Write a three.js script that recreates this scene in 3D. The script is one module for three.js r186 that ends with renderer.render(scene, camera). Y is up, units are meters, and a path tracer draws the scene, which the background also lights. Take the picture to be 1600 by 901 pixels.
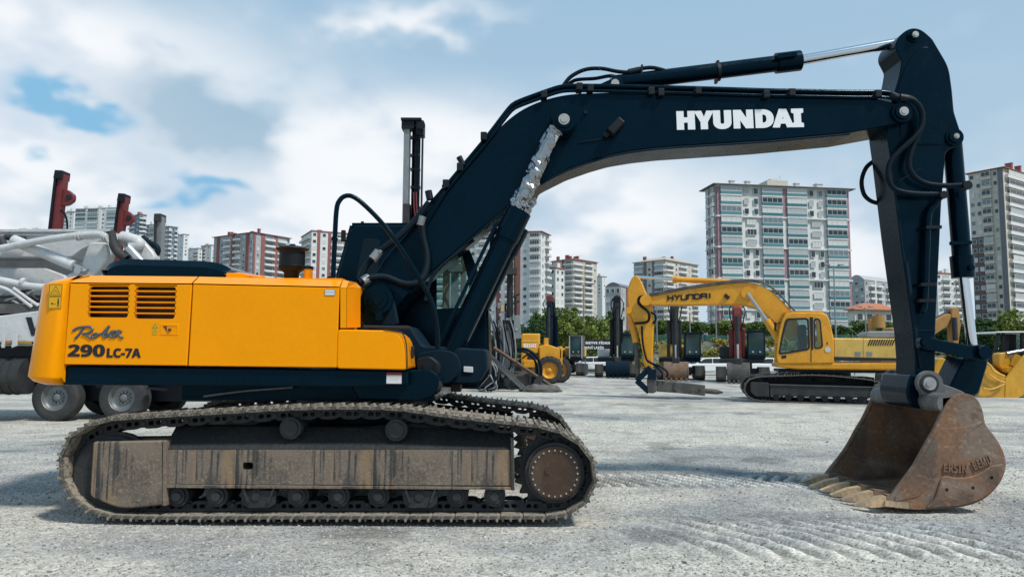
import * as THREE from 'three';
import { mergeGeometries, mergeVertices } from 'three/addons/utils/BufferGeometryUtils.js';
import { RoundedBoxGeometry } from 'three/addons/geometries/RoundedBoxGeometry.js';
import { TextGeometry } from 'three/addons/geometries/TextGeometry.js';
import { FontLoader } from 'three/addons/loaders/FontLoader.js';

// ---------- camera ----------
const F = 1155, EYE = 1.5;                       // focal length in photo pixels, eye height in metres
const scene = new THREE.Scene();
const camera = new THREE.PerspectiveCamera(2 * Math.atan(450.5 / F) * 180 / Math.PI, 16 / 9, 0.1, 3000);
camera.position.set(0, EYE, 0);
camera.rotation.order = 'YXZ';
camera.rotation.set(Math.atan(104.5 / F), 0, 0.0061);
camera.updateMatrixWorld();
const renderer = new THREE.WebGLRenderer({ antialias: true });
renderer.toneMapping = THREE.LinearToneMapping;
renderer.toneMappingExposure = 1.0;
renderer.shadowMap.enabled = true;

// ---------- noise ----------
function rng(seed) { let s = seed | 0; return () => { s = (s + 0x6d2b79f5) | 0; let t = Math.imul(s ^ (s >>> 15), 1 | s); t = (t + Math.imul(t ^ (t >>> 7), 61 | t)) ^ t; return ((t ^ (t >>> 14)) >>> 0) / 4294967296; }; }
const hash = (x, y, z) => { let h = Math.imul(x, 374761393) ^ Math.imul(y, 668265263) ^ Math.imul(z, 2147483647 ^ 0x5bd1e995); h = Math.imul(h ^ (h >>> 13), 1274126177); return ((h ^ (h >>> 16)) >>> 0) / 4294967296; };
const sm = (t) => t * t * (3 - 2 * t), mix = (a, b, t) => a + (b - a) * t, clamp = (x, a = 0, b = 1) => Math.min(b, Math.max(a, x)), sstep = (a, b, x) => sm(clamp((x - a) / (b - a)));
function vnoise(x, y, z, per = 0) {
  const X = Math.floor(x), Y = Math.floor(y), Z = Math.floor(z), fx = sm(x - X), fy = sm(y - Y), fz = sm(z - Z);
  const w = (v) => per ? ((v % per) + per) % per : v;
  const h = (i, j, k) => hash(w(X + i), w(Y + j), Z + k);
  return mix(mix(mix(h(0, 0, 0), h(1, 0, 0), fx), mix(h(0, 1, 0), h(1, 1, 0), fx), fy), mix(mix(h(0, 0, 1), h(1, 0, 1), fx), mix(h(0, 1, 1), h(1, 1, 1), fx), fy), fz);
}
function fbm(x, y, z, oct = 4, per = 0) { let a = 0.5, s = 0, n = 0; for (let i = 0; i < oct; i++) { s += a * vnoise(x, y, z + i * 7.3, per); n += a; x *= 2; y *= 2; z *= 2; a *= 0.5; if (per) per *= 2; } return s / n; }

// ---------- sky: one computed texture (air and clouds), and the sun ----------
let FRAME = null; const UP = new THREE.Vector3(0, 1, 0);
const P = (px, py, d) => {                       // point at photo pixel (px, py), d metres in front of the camera plane z = 0
  const v = new THREE.Vector3((px - 800) / F, -(py - 450.5) / F, -1).applyQuaternion(camera.quaternion), c = camera.position.clone();
  if (FRAME) { v.applyAxisAngle(UP, -FRAME.turn); c.sub(FRAME.at).applyAxisAngle(UP, -FRAME.turn).add(FRAME.at); }   // in the frame of a machine that stands turned about FRAME.at
  return v.multiplyScalar((-d - c.z) / v.z).add(c);
};
{
  const w = 2048, h = 1024, data = new Float32Array(w * h * 4);
  const dirOf = (px, py) => new THREE.Vector3((px - 800) / F, -(py - 450.5) / F, -1).applyQuaternion(camera.quaternion).normalize();
  // cloud masses and gaps: [photo x, photo y, radius x, radius y (px), strength]
  const ang = (px, py) => { const d = dirOf(px, py); return [Math.atan2(d.x, -d.z), Math.asin(d.y)]; };
  const masses = [[150, 285, 150, 110, 1.0], [60, 110, 120, 80, .75], [340, 350, 160, 100, .9], [480, 320, 130, 75, 1.0], [620, 250, 160, 90, .8], [250, 60, 260, 70, .45], [680, 20, 170, 30, .55], [950, 330, 260, 110, .7], [760, 200, 200, 90, .35], [40, 340, 100, 60, .7], [1350, 380, 90, 110, .45], [-250, 200, 300, 180, .8], [1900, 250, 300, 150, .6], [-700, 300, 300, 120, .8]].map((m) => [...ang(m[0], m[1]), m[2] / F, m[3] / F, m[4]]);
  const greys = [[310, 190, 115, 60, 1.0], [370, 215, 60, 45, .7], [250, 150, 70, 40, .4], [70, 315, 60, 18, .35], [190, 335, 90, 14, .4]].map((m) => [...ang(m[0], m[1]), m[2] / F, m[3] / F, m[4]]);
  const gaps = [[60, 178, 82, 21, 1.15], [115, 205, 40, 14, .8], [300, 300, 60, 13, 1.1], [262, 325, 34, 12, .9], [15, 145, 40, 20, .8], [10, 252, 16, 8, .6], [255, 68, 30, 8, .4], [545, 3, 40, 8, .5]].map((m) => [...ang(m[0], m[1]), m[2] / F, m[3] / F, m[4]]);
  const blob = (list, a, e) => { let s = 0; for (const [ca, ce, ra, re, k] of list) { const q = ((a - ca) / ra) ** 2 + ((e - ce) / re) ** 2; if (q < 9) s += k * Math.exp(-q * 1.1); } return s; };
  for (let j = 0; j < h; j++) for (let i = 0; i < w; i++) {
    const el = ((j + .5) / h - .5) * Math.PI, th = ((i + .5) / w - .5) * 2 * Math.PI;
    if (el < -.14) { const k = (j * w + i) * 4; data[k] = .32; data[k + 1] = .34; data[k + 2] = .35; data[k + 3] = 1; continue; }
    const x = Math.cos(el) * Math.cos(th), z = Math.cos(el) * Math.sin(th), y = Math.sin(el);
    const az = Math.atan2(x, -z), n = fbm(x * 5 + 3, y * 11, z * 5 + 9, 4), n2 = fbm(x * 15 + 31, y * 28, z * 15 + 5, 4), n3 = fbm(x * 2.2 + 11, y * 4, z * 2.2 + 7, 2);
    const wa = az + (n2 - .5) * .16 + (n - .5) * .12, we = el + (n2 - .5) * .09 + (n - .5) * .07;
    const e1 = clamp(el / 0.75);
    let r = mix(.68, .27, Math.pow(e1, .45)), g = mix(.78, .475, Math.pow(e1, .45)), b = mix(.86, .67, Math.pow(e1, .45));   // milky haze
    const c = clamp(blob(masses, wa, we) * .95 + (n3 - .5) * .9 * sstep(0, .15, Math.abs(az) - .75) + (n - .52) * .55 + (n2 - .5) * .45);
    const cw = sstep(.06, .74, c);
    const puff = sstep(.34, .62, n * .45 + n2 * .55); r = mix(r, mix(.64, .93, puff), cw); g = mix(g, mix(.74, .96, puff), cw); b = mix(b, mix(.85, .99, puff), cw);
    const gr = clamp(blob(greys, wa, we)) * .85;
    r = mix(r, .36, gr); g = mix(g, .52, gr); b = mix(b, .66, gr);
    const gp = sstep(.12, .95, blob(gaps, wa, we)) * .9;
    r = mix(r, .20, gp); g = mix(g, .49, gp); b = mix(b, .75, gp);
    if (el < 0) { const t = sstep(0, -.12, el); r = mix(r, .32, t); g = mix(g, .34, t); b = mix(b, .35, t); }
    const k = (j * w + i) * 4; data[k] = r; data[k + 1] = g; data[k + 2] = b; data[k + 3] = 1;
  }
  const t = new THREE.DataTexture(data, w, h, THREE.RGBAFormat, THREE.FloatType);
  t.mapping = THREE.EquirectangularReflectionMapping; t.magFilter = THREE.LinearFilter; t.minFilter = THREE.LinearFilter; t.needsUpdate = true;
  scene.background = t; scene.environment = t;
}
const sun = new THREE.DirectionalLight(new THREE.Color(1.0, 0.955, 0.88), 3.6);
sun.position.set(0.55, 1, 0.42).multiplyScalar(60);
sun.castShadow = true; sun.shadow.radius = 13; sun.shadow.mapSize.set(4096, 4096);
Object.assign(sun.shadow.camera, { left: -60, right: 60, top: 60, bottom: -60, near: 1, far: 300 });
scene.add(sun, sun.target);

// ---------- helpers ----------
const V = (x, y, z) => new THREE.Vector3(x, y, z);
const GY = (px, d) => 0;
const Gp = (px, d) => { const p = P(px, 500, d); p.y = 0; return p; };
const crop = (ox, oy, s) => (pts) => pts.map(([x, y, ...r]) => [ox + x / s, oy + y / s, ...r]);
const names = {};
const numbered = (n) => { const k = names[n] = (names[n] ?? -1) + 1; return k ? n + '_' + String(k).padStart(3, '0') : n; };
function finish(g) {                              // non-indexed, uv in metres by the main direction of each face
  if (g.index) g = g.toNonIndexed();
  const p = g.attributes.position, uv = new Float32Array(p.count * 2), a = V(), b = V(), c = V();
  if (!g.attributes.normal) g.computeVertexNormals();
  for (let i = 0; i < p.count; i += 3) {
    a.fromBufferAttribute(p, i); b.fromBufferAttribute(p, i + 1); c.fromBufferAttribute(p, i + 2);
    const n = b.clone().sub(a).cross(c.clone().sub(a)), ax = Math.abs(n.x), ay = Math.abs(n.y), az = Math.abs(n.z);
    for (let k = 0; k < 3; k++) {
      const q = [a, b, c][k]; let u, v;
      if (az >= ax && az >= ay) { u = q.x; v = q.y; } else if (ax >= ay) { u = q.z; v = q.y; } else { u = q.x; v = q.z; }
      uv[(i + k) * 2] = u; uv[(i + k) * 2 + 1] = v;
    }
  }
  for (const n of Object.keys(g.attributes)) if (!['position', 'normal', 'color'].includes(n)) g.deleteAttribute(n);
  g.setAttribute('uv', new THREE.BufferAttribute(uv, 2));
  return g;
}
const join = (list) => { const l = list.map(finish); return l.length > 1 ? mergeGeometries(l) : l[0]; };
function part(name, geo, mat, parent, label) {
  const g = geo.userData?.done ? geo : join(Array.isArray(geo) ? geo : [geo]);
  g.userData.done = true;
  const m = new THREE.Mesh(g, mat); m.name = name; m.castShadow = m.receiveShadow = true;
  if (label) m.userData.label = label;
  parent.add(m); return m;
}
const parts = (name, list, mat, parent) => list.map((g) => part(name, g, mat, parent));
const shared = (geo) => { const g = join(Array.isArray(geo) ? geo : [geo]); g.userData.done = true; return g; };
function thing(name, label, category, group) {
  const o = new THREE.Group(); o.name = numbered(name); o.userData = { label, category }; if (group) o.userData.group = group; scene.add(o); return o;
}
function rebase(o, base) { o.position.copy(base); for (const c of o.children) c.position.sub(base); return o; }   // parts were laid out in world coordinates
function struct(name, geo, mat) { const m = part(name, geo, mat, scene); m.name = numbered(name); m.userData.kind = 'structure'; return m; }
const box = (x0, x1, y0, y1, z0, z1) => new THREE.BoxGeometry(x1 - x0, y1 - y0, z1 - z0).translate((x0 + x1) / 2, (y0 + y1) / 2, (z0 + z1) / 2);
const rbox = (x0, x1, y0, y1, z0, z1, r = .03) => new RoundedBoxGeometry(Math.abs(x1 - x0), Math.abs(y1 - y0), Math.abs(z1 - z0), 2, r).translate((x0 + x1) / 2, (y0 + y1) / 2, (z0 + z1) / 2);
function rod(a, b, r, r2 = r, seg = 16, open = false) {
  const d = b.clone().sub(a), g = new THREE.CylinderGeometry(r2, r, d.length(), seg, 1, open);
  g.applyQuaternion(new THREE.Quaternion().setFromUnitVectors(V(0, 1, 0), d.clone().normalize()));
  return g.translate((a.x + b.x) / 2, (a.y + b.y) / 2, (a.z + b.z) / 2);
}
const disc = (c, r, t, seg = 24) => new THREE.CylinderGeometry(r, r, t, seg).rotateX(Math.PI / 2).translate(c.x, c.y, c.z);   // axis along z
function bar(a, b, w, h) {                        // square bar between two points
  const d = b.clone().sub(a), g = new THREE.BoxGeometry(w, d.length(), h);
  g.applyQuaternion(new THREE.Quaternion().setFromUnitVectors(V(0, 1, 0), d.clone().normalize()));
  return g.translate((a.x + b.x) / 2, (a.y + b.y) / 2, (a.z + b.z) / 2);
}
const tube = (pts, r, n = 40, seg = 8, tension = .5) => new THREE.TubeGeometry(new THREE.CatmullRomCurve3(pts, false, 'catmullrom', tension), n, r, seg, false);
const hose = (list, r, n = 50) => tube(list.map(([x, y, d]) => P(x, y, d)), r, n);
function shapeOf(pts, r = 0) {                    // closed outline with rounded corners
  const s = new THREE.Shape(), n = pts.length;
  if (!r) { s.moveTo(...pts[0]); for (let i = 1; i < n; i++) s.lineTo(pts[i][0], pts[i][1]); s.closePath(); return s; }
  for (let i = 0; i < n; i++) {
    const p = pts[i], a = pts[(i + n - 1) % n], b = pts[(i + 1) % n], rr = p[2] ?? r;
    const la = Math.hypot(a[0] - p[0], a[1] - p[1]), lb = Math.hypot(b[0] - p[0], b[1] - p[1]), ka = Math.min(rr / la, .48), kb = Math.min(rr / lb, .48);
    const s0 = [mix(p[0], a[0], ka), mix(p[1], a[1], ka)], s1 = [mix(p[0], b[0], kb), mix(p[1], b[1], kb)];
    if (i) s.lineTo(...s0); else s.moveTo(...s0);
    s.quadraticCurveTo(p[0], p[1], s1[0], s1[1]);
  }
  s.closePath(); return s;
}
const XY = (pts, d) => pts.map(([x, y, ...r]) => { const p = P(x, y, d); return [p.x, p.y, ...r]; });
function exW(pts, z, t, { r = 0, b = .008, holes = [], curve = 5 } = {}) {   // outline in metres, front face at z, thickness t backwards
  const s = shapeOf(pts, r);
  for (const h of holes) s.holes.push(shapeOf(h.pts ?? h, h.r ?? r));
  b = Math.min(b, t / 2.1);
  const g = new THREE.ExtrudeGeometry(s, { depth: t - 2 * b, bevelEnabled: b > 0, bevelSize: b, bevelThickness: b, bevelOffset: -b, bevelSegments: 1, curveSegments: curve });
  return g.translate(0, 0, z - t + b);
}
const ex = (pts, d, t, o = {}) => exW(XY(pts, d), -d, t, { ...o, holes: (o.holes ?? []).map((h) => ({ pts: XY(h.pts ?? h, d), r: h.r ?? o.r ?? 0 })) });
function hexa(p) {                                // 8 corners: 0-3 one end (ccw), 4-7 the other
  const f = [[0, 1, 2, 3], [7, 6, 5, 4], [0, 4, 5, 1], [1, 5, 6, 2], [2, 6, 7, 3], [3, 7, 4, 0]], a = [];
  for (const q of f) for (const i of [q[0], q[1], q[2], q[0], q[2], q[3]]) a.push(p[i].x, p[i].y, p[i].z);
  const g = new THREE.BufferGeometry(); g.setAttribute('position', new THREE.BufferAttribute(new Float32Array(a), 3)); g.computeVertexNormals(); return g;
}
const font = await new FontLoader().loadAsync('fonts/droid/droid_sans_bold.typeface.json');
function letters(text, x, y, w, h, z, depth = .003, bold = 0, slant = 0) {   // lettering fitted to a box in metres whose lower left is (x, y), face at z
  const g = new TextGeometry(text, { font, size: 1, depth: .1, curveSegments: 5, bevelEnabled: bold > 0, bevelSize: bold, bevelThickness: .001, bevelSegments: 1 });
  g.computeBoundingBox(); const b = g.boundingBox;
  g.translate(-b.min.x, -b.min.y, -b.max.z).scale(w / (b.max.x - b.min.x), h / (b.max.y - b.min.y), depth / (b.max.z - b.min.z));
  if (slant) g.applyMatrix4(new THREE.Matrix4().set(1, slant, 0, 0, 0, 1, 0, 0, 0, 0, 1, 0, 0, 0, 0, 1));
  return g.translate(x, y, z);
}

// ---------- materials ----------
function tex(size, fn, rep = 1, srgb = false) {   // fn(u, v) -> [r, g, b] 0..1, u and v in 0..1
  const d = new Uint8Array(size * size * 4);
  for (let j = 0; j < size; j++) for (let i = 0; i < size; i++) { const c = fn(i / size, j / size), k = (j * size + i) * 4; d[k] = clamp(c[0]) * 255; d[k + 1] = clamp(c[1] ?? c[0]) * 255; d[k + 2] = clamp(c[2] ?? c[0]) * 255; d[k + 3] = 255; }
  const t = new THREE.DataTexture(d, size, size); t.wrapS = t.wrapT = THREE.RepeatWrapping; t.magFilter = THREE.LinearFilter; t.minFilter = THREE.LinearMipmapLinearFilter; t.generateMipmaps = true; t.repeat.set(rep, rep); if (srgb) t.colorSpace = THREE.SRGBColorSpace; t.needsUpdate = true; return t;
}
const lin = (r, g, b) => new THREE.Color().setRGB(r, g, b);
const mat = (c, o = {}) => new THREE.MeshPhysicalMaterial({ color: c, roughness: .6, metalness: 0, ...o });
const grime = tex(512, (u, v) => { const a = fbm(u * 6, v * 6, 1, 5, 6), b = fbm(u * 40, v * 40, 4, 3, 40), c = fbm(u * 14, v * 14, 9, 4, 14); const s = c > .68 ? .86 : 1; return [clamp(.78 + .3 * (a - .5) + .16 * (b - .5)) * s + .12]; }, .7);
const dusty = tex(512, (u, v) => { const a = fbm(u * 5, v * 5, 21, 5, 5), b = fbm(u * 64, v * 64, 24, 2, 64), k = sstep(.45, .72, a * .75 + b * .3); return [mix(.55, 1, k), mix(.57, .97, k), mix(.6, .9, k)]; }, .8);
const rough = tex(512, (u, v) => { const a = fbm(u * 8, v * 8, 31, 5, 8), b = fbm(u * 50, v * 50, 34, 2, 50); return [clamp(.55 + .6 * (a - .5) + .25 * (b - .5))]; }, .8);
const lump = tex(512, (u, v) => [fbm(u * 30, v * 30, 41, 4, 30)], 1.2);
// weathered brown steel with vertical drips of mud and oil
const steelMap = tex(1024, (u, v) => {
  const a = fbm(u * 6, v * 5, 51, 5, 6), d = fbm(u * 70, v * 2, 55, 3, 0), e = fbm(u * 13, v * 2.5, 58, 4, 0), b = fbm(u * 90, v * 90, 61, 2, 90);
  let k = sstep(.38, .62, a * .6 + b * .25 + .1), dr = sstep(.52, .7, d) * sstep(.48, .64, fbm(u * 9, v * 5, 66, 3));
  let r = mix(.16, .31, k), g = mix(.135, .25, k), bl = mix(.115, .195, k);
  const og = sstep(.56, .7, e); r = mix(r, .42, og * .75); g = mix(g, .29, og * .75); bl = mix(bl, .17, og * .75);
  r = mix(r, .045, dr * .85); g = mix(g, .05, dr * .85); bl = mix(bl, .055, dr * .85);
  const bz = sstep(.52, .68, fbm(u * 7 + 3, v * 1.6, 68, 3)); r = mix(r, .05, bz * .85); g = mix(g, .055, bz * .85); bl = mix(bl, .062, bz * .85); const wt = b > .76 ? .1 : 0; return [r + wt, g + wt, bl + wt];
}, .8);
const rustMap = tex(1024, (u, v) => {
  const a = fbm(u * 4, v * 4, 71, 6, 4), b = fbm(u * 60, v * 60, 74, 3, 60), s = fbm(u * 12 + v * 30, v * 14 - u * 4, 77, 3), c = fbm(u * 9, v * 9, 79, 4, 9);
  const k = sstep(.35, .65, a); let r = mix(.20, .33, k), g = mix(.135, .195, k), bl = mix(.09, .115, k);
  const gy = sstep(.46, .66, c); r = mix(r, .30, gy * .65); g = mix(g, .265, gy * .65); bl = mix(bl, .225, gy * .65); const dk = sstep(.55, .7, fbm(u * 6 + 2, v * 6, 78, 4, 6)); r = mix(r, .10, dk * .6); g = mix(g, .085, dk * .6); bl = mix(bl, .075, dk * .6);
  const sc = sstep(.72, .76, s) * .06 + (b > .72 ? .07 : 0); return [r * (.8 + .4 * b) + sc, g * (.8 + .4 * b) + sc * .9, bl * (.8 + .4 * b) + sc * .75];
}, .55);
const shoeMap = tex(512, (u, v) => { const a = fbm(u * 9, v * 9, 81, 5, 9), b = fbm(u * 60, v * 60, 84, 2, 60), k = sstep(.36, .6, a * .7 + b * .3); return [mix(.10, .46, k), mix(.095, .40, k), mix(.09, .32, k)]; }, 1.3);
const scratch = tex(512, (u, v) => { const a = fbm(u * 7, v * 7, 91, 4, 7), b = fbm(u * 80, v * 80, 95, 2, 80); const s = b > .8 ? 1.7 : 1, k = .8 + .5 * a; return [k * s * .55, k * s * .55, k * s * .55]; }, .45);
const M = {
  yellow: mat(lin(1, .345, .0005), { roughness: .34, specularIntensity: .5, specularColor: lin(1, .7, .35), clearcoat: .04, clearcoatRoughness: .2, map: tex(512, (u, v) => { const a = fbm(u * 4, v * 4, 11, 5, 4), b = fbm(u * 90, v * 90, 13, 2, 90); return [.94 + .1 * (a - .5) + .05 * (b - .5)]; }, .5), roughnessMap: rough }),
  navy: mat(lin(.0014, .011, .021), { roughness: .42, specularIntensity: .38, specularColor: lin(.3, .7, 1), map: scratch, roughnessMap: rough, bumpMap: lump, bumpScale: .0008 }),
  navyDull: mat(lin(.006, .017, .028), { roughness: .7, specularIntensity: .4, specularColor: lin(.4, .7, 1), map: grime }),
  black: mat(lin(.007, .011, .016), { roughness: .5, specularIntensity: .5, map: grime }),
  rubber: mat(lin(.006, .01, .015), { roughness: .55, specularIntensity: .3, specularColor: lin(.5, .8, 1) }),
  tyre: mat(lin(.05, .052, .055), { roughness: .9, map: dusty, bumpMap: lump, bumpScale: .004 }),
  chrome: mat(lin(.72, .74, .76), { roughness: .12, metalness: 1 }),
  foil: mat(lin(.36, .36, .365), { roughness: .22, metalness: 1 }),
  steel: mat(lin(.62, .6, .58), { roughness: .8, map: steelMap, bumpMap: lump, bumpScale: .003 }),
  darkSteel: mat(lin(.035, .037, .04), { roughness: .7, map: dusty, bumpMap: lump, bumpScale: .003 }),
  dustSteel: mat(lin(.13, .125, .115), { roughness: .85, map: dusty, bumpMap: lump, bumpScale: .003 }),
  shoe: mat(lin(.66, .65, .63), { roughness: .8, map: shoeMap, bumpMap: lump, bumpScale: .004 }),
  rust: mat(lin(.68, .61, .58), { roughness: .78, map: rustMap, bumpMap: lump, bumpScale: .004 }),
  worn: mat(lin(.24, .235, .22), { roughness: .6, metalness: .3, map: dusty, bumpMap: lump, bumpScale: .003 }),
  darkPlate: mat(lin(.03, .031, .032), { roughness: .8, map: dusty, bumpMap: lump, bumpScale: .01 }),  // one even dark tone, used for the sloped plate only
  rimSteel: mat(lin(.2, .215, .22), { roughness: .45, metalness: .5, map: grime }),
  tooth: mat(lin(.56, .40, .25), { roughness: .6, map: dusty, bumpMap: lump, bumpScale: .003 }),
  bronze: mat(lin(.30, .22, .16), { roughness: .55, map: rustMap }),
  pin: mat(lin(.42, .43, .42), { roughness: .55, metalness: .4, map: grime }),
  white: mat(lin(.60, .61, .61), { roughness: .45, map: grime }),
  letter: mat(lin(.82, .83, .84), { roughness: .5 }),
  ink: mat(lin(.008, .008, .012), { roughness: .5 }),
  badge: mat(lin(.10, .11, .12), { roughness: .35, metalness: .3 }),
  glass: new THREE.MeshPhysicalMaterial({ color: lin(.62, .8, .78), transmission: 1, thickness: 0, roughness: .03, ior: 1.5 }),
  darkGlass: mat(lin(.012, .024, .028), { roughness: .06, ior: 1.6 }),
  tealGlass: mat(lin(.018, .06, .066), { roughness: .08, ior: 1.6 }),
  lens: mat(lin(.6, .6, .58), { roughness: .1, clearcoat: 1 }),
  oldYellow: mat(lin(.80, .36, .018), { roughness: .5, map: grime, roughnessMap: rough }),
  loaderYellow: mat(lin(.66, .34, .03), { roughness: .55, map: grime, roughnessMap: rough }),
  paleYellow: mat(lin(.70, .45, .10), { roughness: .55, map: grime }),
  ochre: mat(lin(.42, .22, .06), { roughness: .65, map: grime }),
  red: mat(lin(.17, .024, .026), { roughness: .5, map: grime }),
  orangeRed: mat(lin(.62, .10, .03), { roughness: .5, map: grime }),
  galv: mat(lin(.27, .29, .30), { roughness: .5, metalness: .4, map: grime }),
  silver: mat(lin(.52, .54, .55), { roughness: .3, metalness: .85, map: grime }),
};

// ---------- ground ----------
const bN = P(1385, 790, 7.6).x, bF = P(1570, 790, 7.6).x;
const tri = (t) => { t -= Math.floor(t); return t < .5 ? t * 2 : 2 - t * 2; };
const chev = (x, q) => sstep(.35, .8, tri((x + (x > 3 ? -Math.abs(q) * .55 : q * .55)) / .17)), arcs = (x, d) => sstep(.3, .8, tri((x * .9 - (6.9 - d) * .85 + .3 * (6.9 - d) ** 2) / .22));
function pressed(x, z) {                          // dust pressed pale on the ridges, loose darker soil thrown up beside them
  const d = -z, q = d - 9.15 + .02 * x, aq = Math.abs(q), n = fbm(x * 6, z * 6, 44, 3); let k = 1;
  if (x > .7 && x < 4.6 && aq < .46) k += (chev(x, q) - .4) * 1.15 * (1 - sstep(.34, .44, aq)) * sstep(.7, 1.1, x) * (.4 + n);
  const m2 = sstep(.9, 1.9, x) * (1 - sstep(3.7, 4.4, x)) * sstep(5.55, 5.85, d) * (1 - sstep(6.75, 7.0, d)); k += m2 * (arcs(x, d) - .45) * 1.0 * (.25 + n);
  k -= .3 * Math.exp(-(((d - 7.0 - .05 * Math.sin(x * 2)) / .12) ** 2)) * sstep(.6, 1.1, x) * (1 - sstep(3.6, 4.4, x)) * sstep(.3, .6, n);
  k -= .22 * Math.exp(-(((d - 9.75) / .22) ** 2)) * sstep(.8, 1.4, x) * (1 - sstep(4.6, 5.4, x)) * sstep(.25, .6, n); return k;
}
function groundH(x, z) {
  const d = -z;
  if (d > 45 || Math.abs(x) > 40) return 0;
  let h = (fbm(x * .9, z * .9, 3, 4) - .5) * .02 + (fbm(x * 6, z * 6, 5, 3) - .5) * .02 + (fbm(x * 22, z * 22, 8, 2) - .5) * .009;
  // rut of chevron tyre marks running from the track to the bucket teeth
  const zc = 9.15 - .02 * x, qs = d - zc, q = Math.abs(qs);
  if (x > .7 && x < 4.6) { const m = (1 - sstep(.34, .44, q)) * sstep(.7, 1.1, x) * (1 - sstep(3.9, 4.6, x)); h = mix(h, -.03 + .05 * chev(x, qs) + h * .4, m); h += .022 * Math.exp(-(((d - zc - .55) / .13) ** 2)) * sstep(.7, 1.2, x) * (1 - sstep(4, 4.6, x)) * (.6 + fbm(x * 5, z * 5, 2, 3)); }
  // arcs scraped by a turning crawler track in front of the bucket
  const r = Math.hypot(x - .2, d - 9.1), m2 = sstep(.9, 1.9, x) * (1 - sstep(3.7, 4.4, x)) * sstep(5.55, 5.85, d) * (1 - sstep(6.75, 7.0, d));
  if (m2 > 0) h = mix(h, -.02 + .038 * arcs(x, d) * (.4 + 1.2 * fbm(x * 5, z * 5, 6, 3)) + h * .7, m2);
  const zl = 6.98 + .05 * Math.sin(x * 2); h += .035 * Math.exp(-(((d - zl) / .1) ** 2)) * sstep(.6, 1.1, x) * (1 - sstep(3.2, 4, x)) * fbm(x * 7, z * 7, 12, 3);
  // pressed in below the bucket and flat below the tracks
  const bx = sstep(bN - .5, bN - .1, x) * (1 - sstep(bF, bF + .5, x)) * sstep(7.1, 7.5, d) * (1 - sstep(9.1, 9.6, d)); h -= .062 * bx;
  const tx = sstep(-4.5, -4.2, x) * (1 - sstep(.8, 1.1, x)) * sstep(6.55, 6.75, d) * (1 - sstep(10, 10.3, d)); h = mix(h, -.03 + h * .3, tx);
  return h * (1 - sstep(25, 45, d));
}
const gravelTex = tex(1024, (u, v) => { const b = fbm(u * 210, v * 210, 101, 2, 210), a = fbm(u * 12, v * 12, 104, 4, 12), c = fbm(u * 90, v * 90, 108, 2, 90); const k = .68 + .75 * (b - .5) + .32 * (a - .5) + .4 * (c - .5); return [k, k * 1.0, k * .985]; }, 1 / 3.1);
const gravelBump = tex(1024, (u, v) => [.5 * fbm(u * 150, v * 150, 101, 2, 150) + .5 * fbm(u * 60, v * 60, 110, 2, 60)], 1 / 3.1);
M.ground = mat(lin(1, 1, 1), { roughness: .95, vertexColors: true, map: gravelTex, bumpMap: gravelBump, bumpScale: .014 });
const groundTint = (x, z) => {
  const a = fbm(x * .35 + 5, z * .6, 60, 4), b = fbm(x * 1.7, z * 2.4, 64, 4), c = fbm(x * .08, z * .16, 68, 3);
  const k = sstep(.36, .62, a * .6 + b * .3 + c * .15 - .02);
  const t = [mix(.395, .685, k), mix(.395, .645, k), mix(.39, .57, k)], st = 1 - .38 * sstep(.66, .74, fbm(x * .8 + 9, z * 1.1, 75, 4));
  const s = sstep(.62, .72, fbm(x * .9 + 40, z * 2.2, 70, 4)); const pr = pressed(x, z); return t.map((v) => v * (1 - .2 * s) * pr * st);
};
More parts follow.
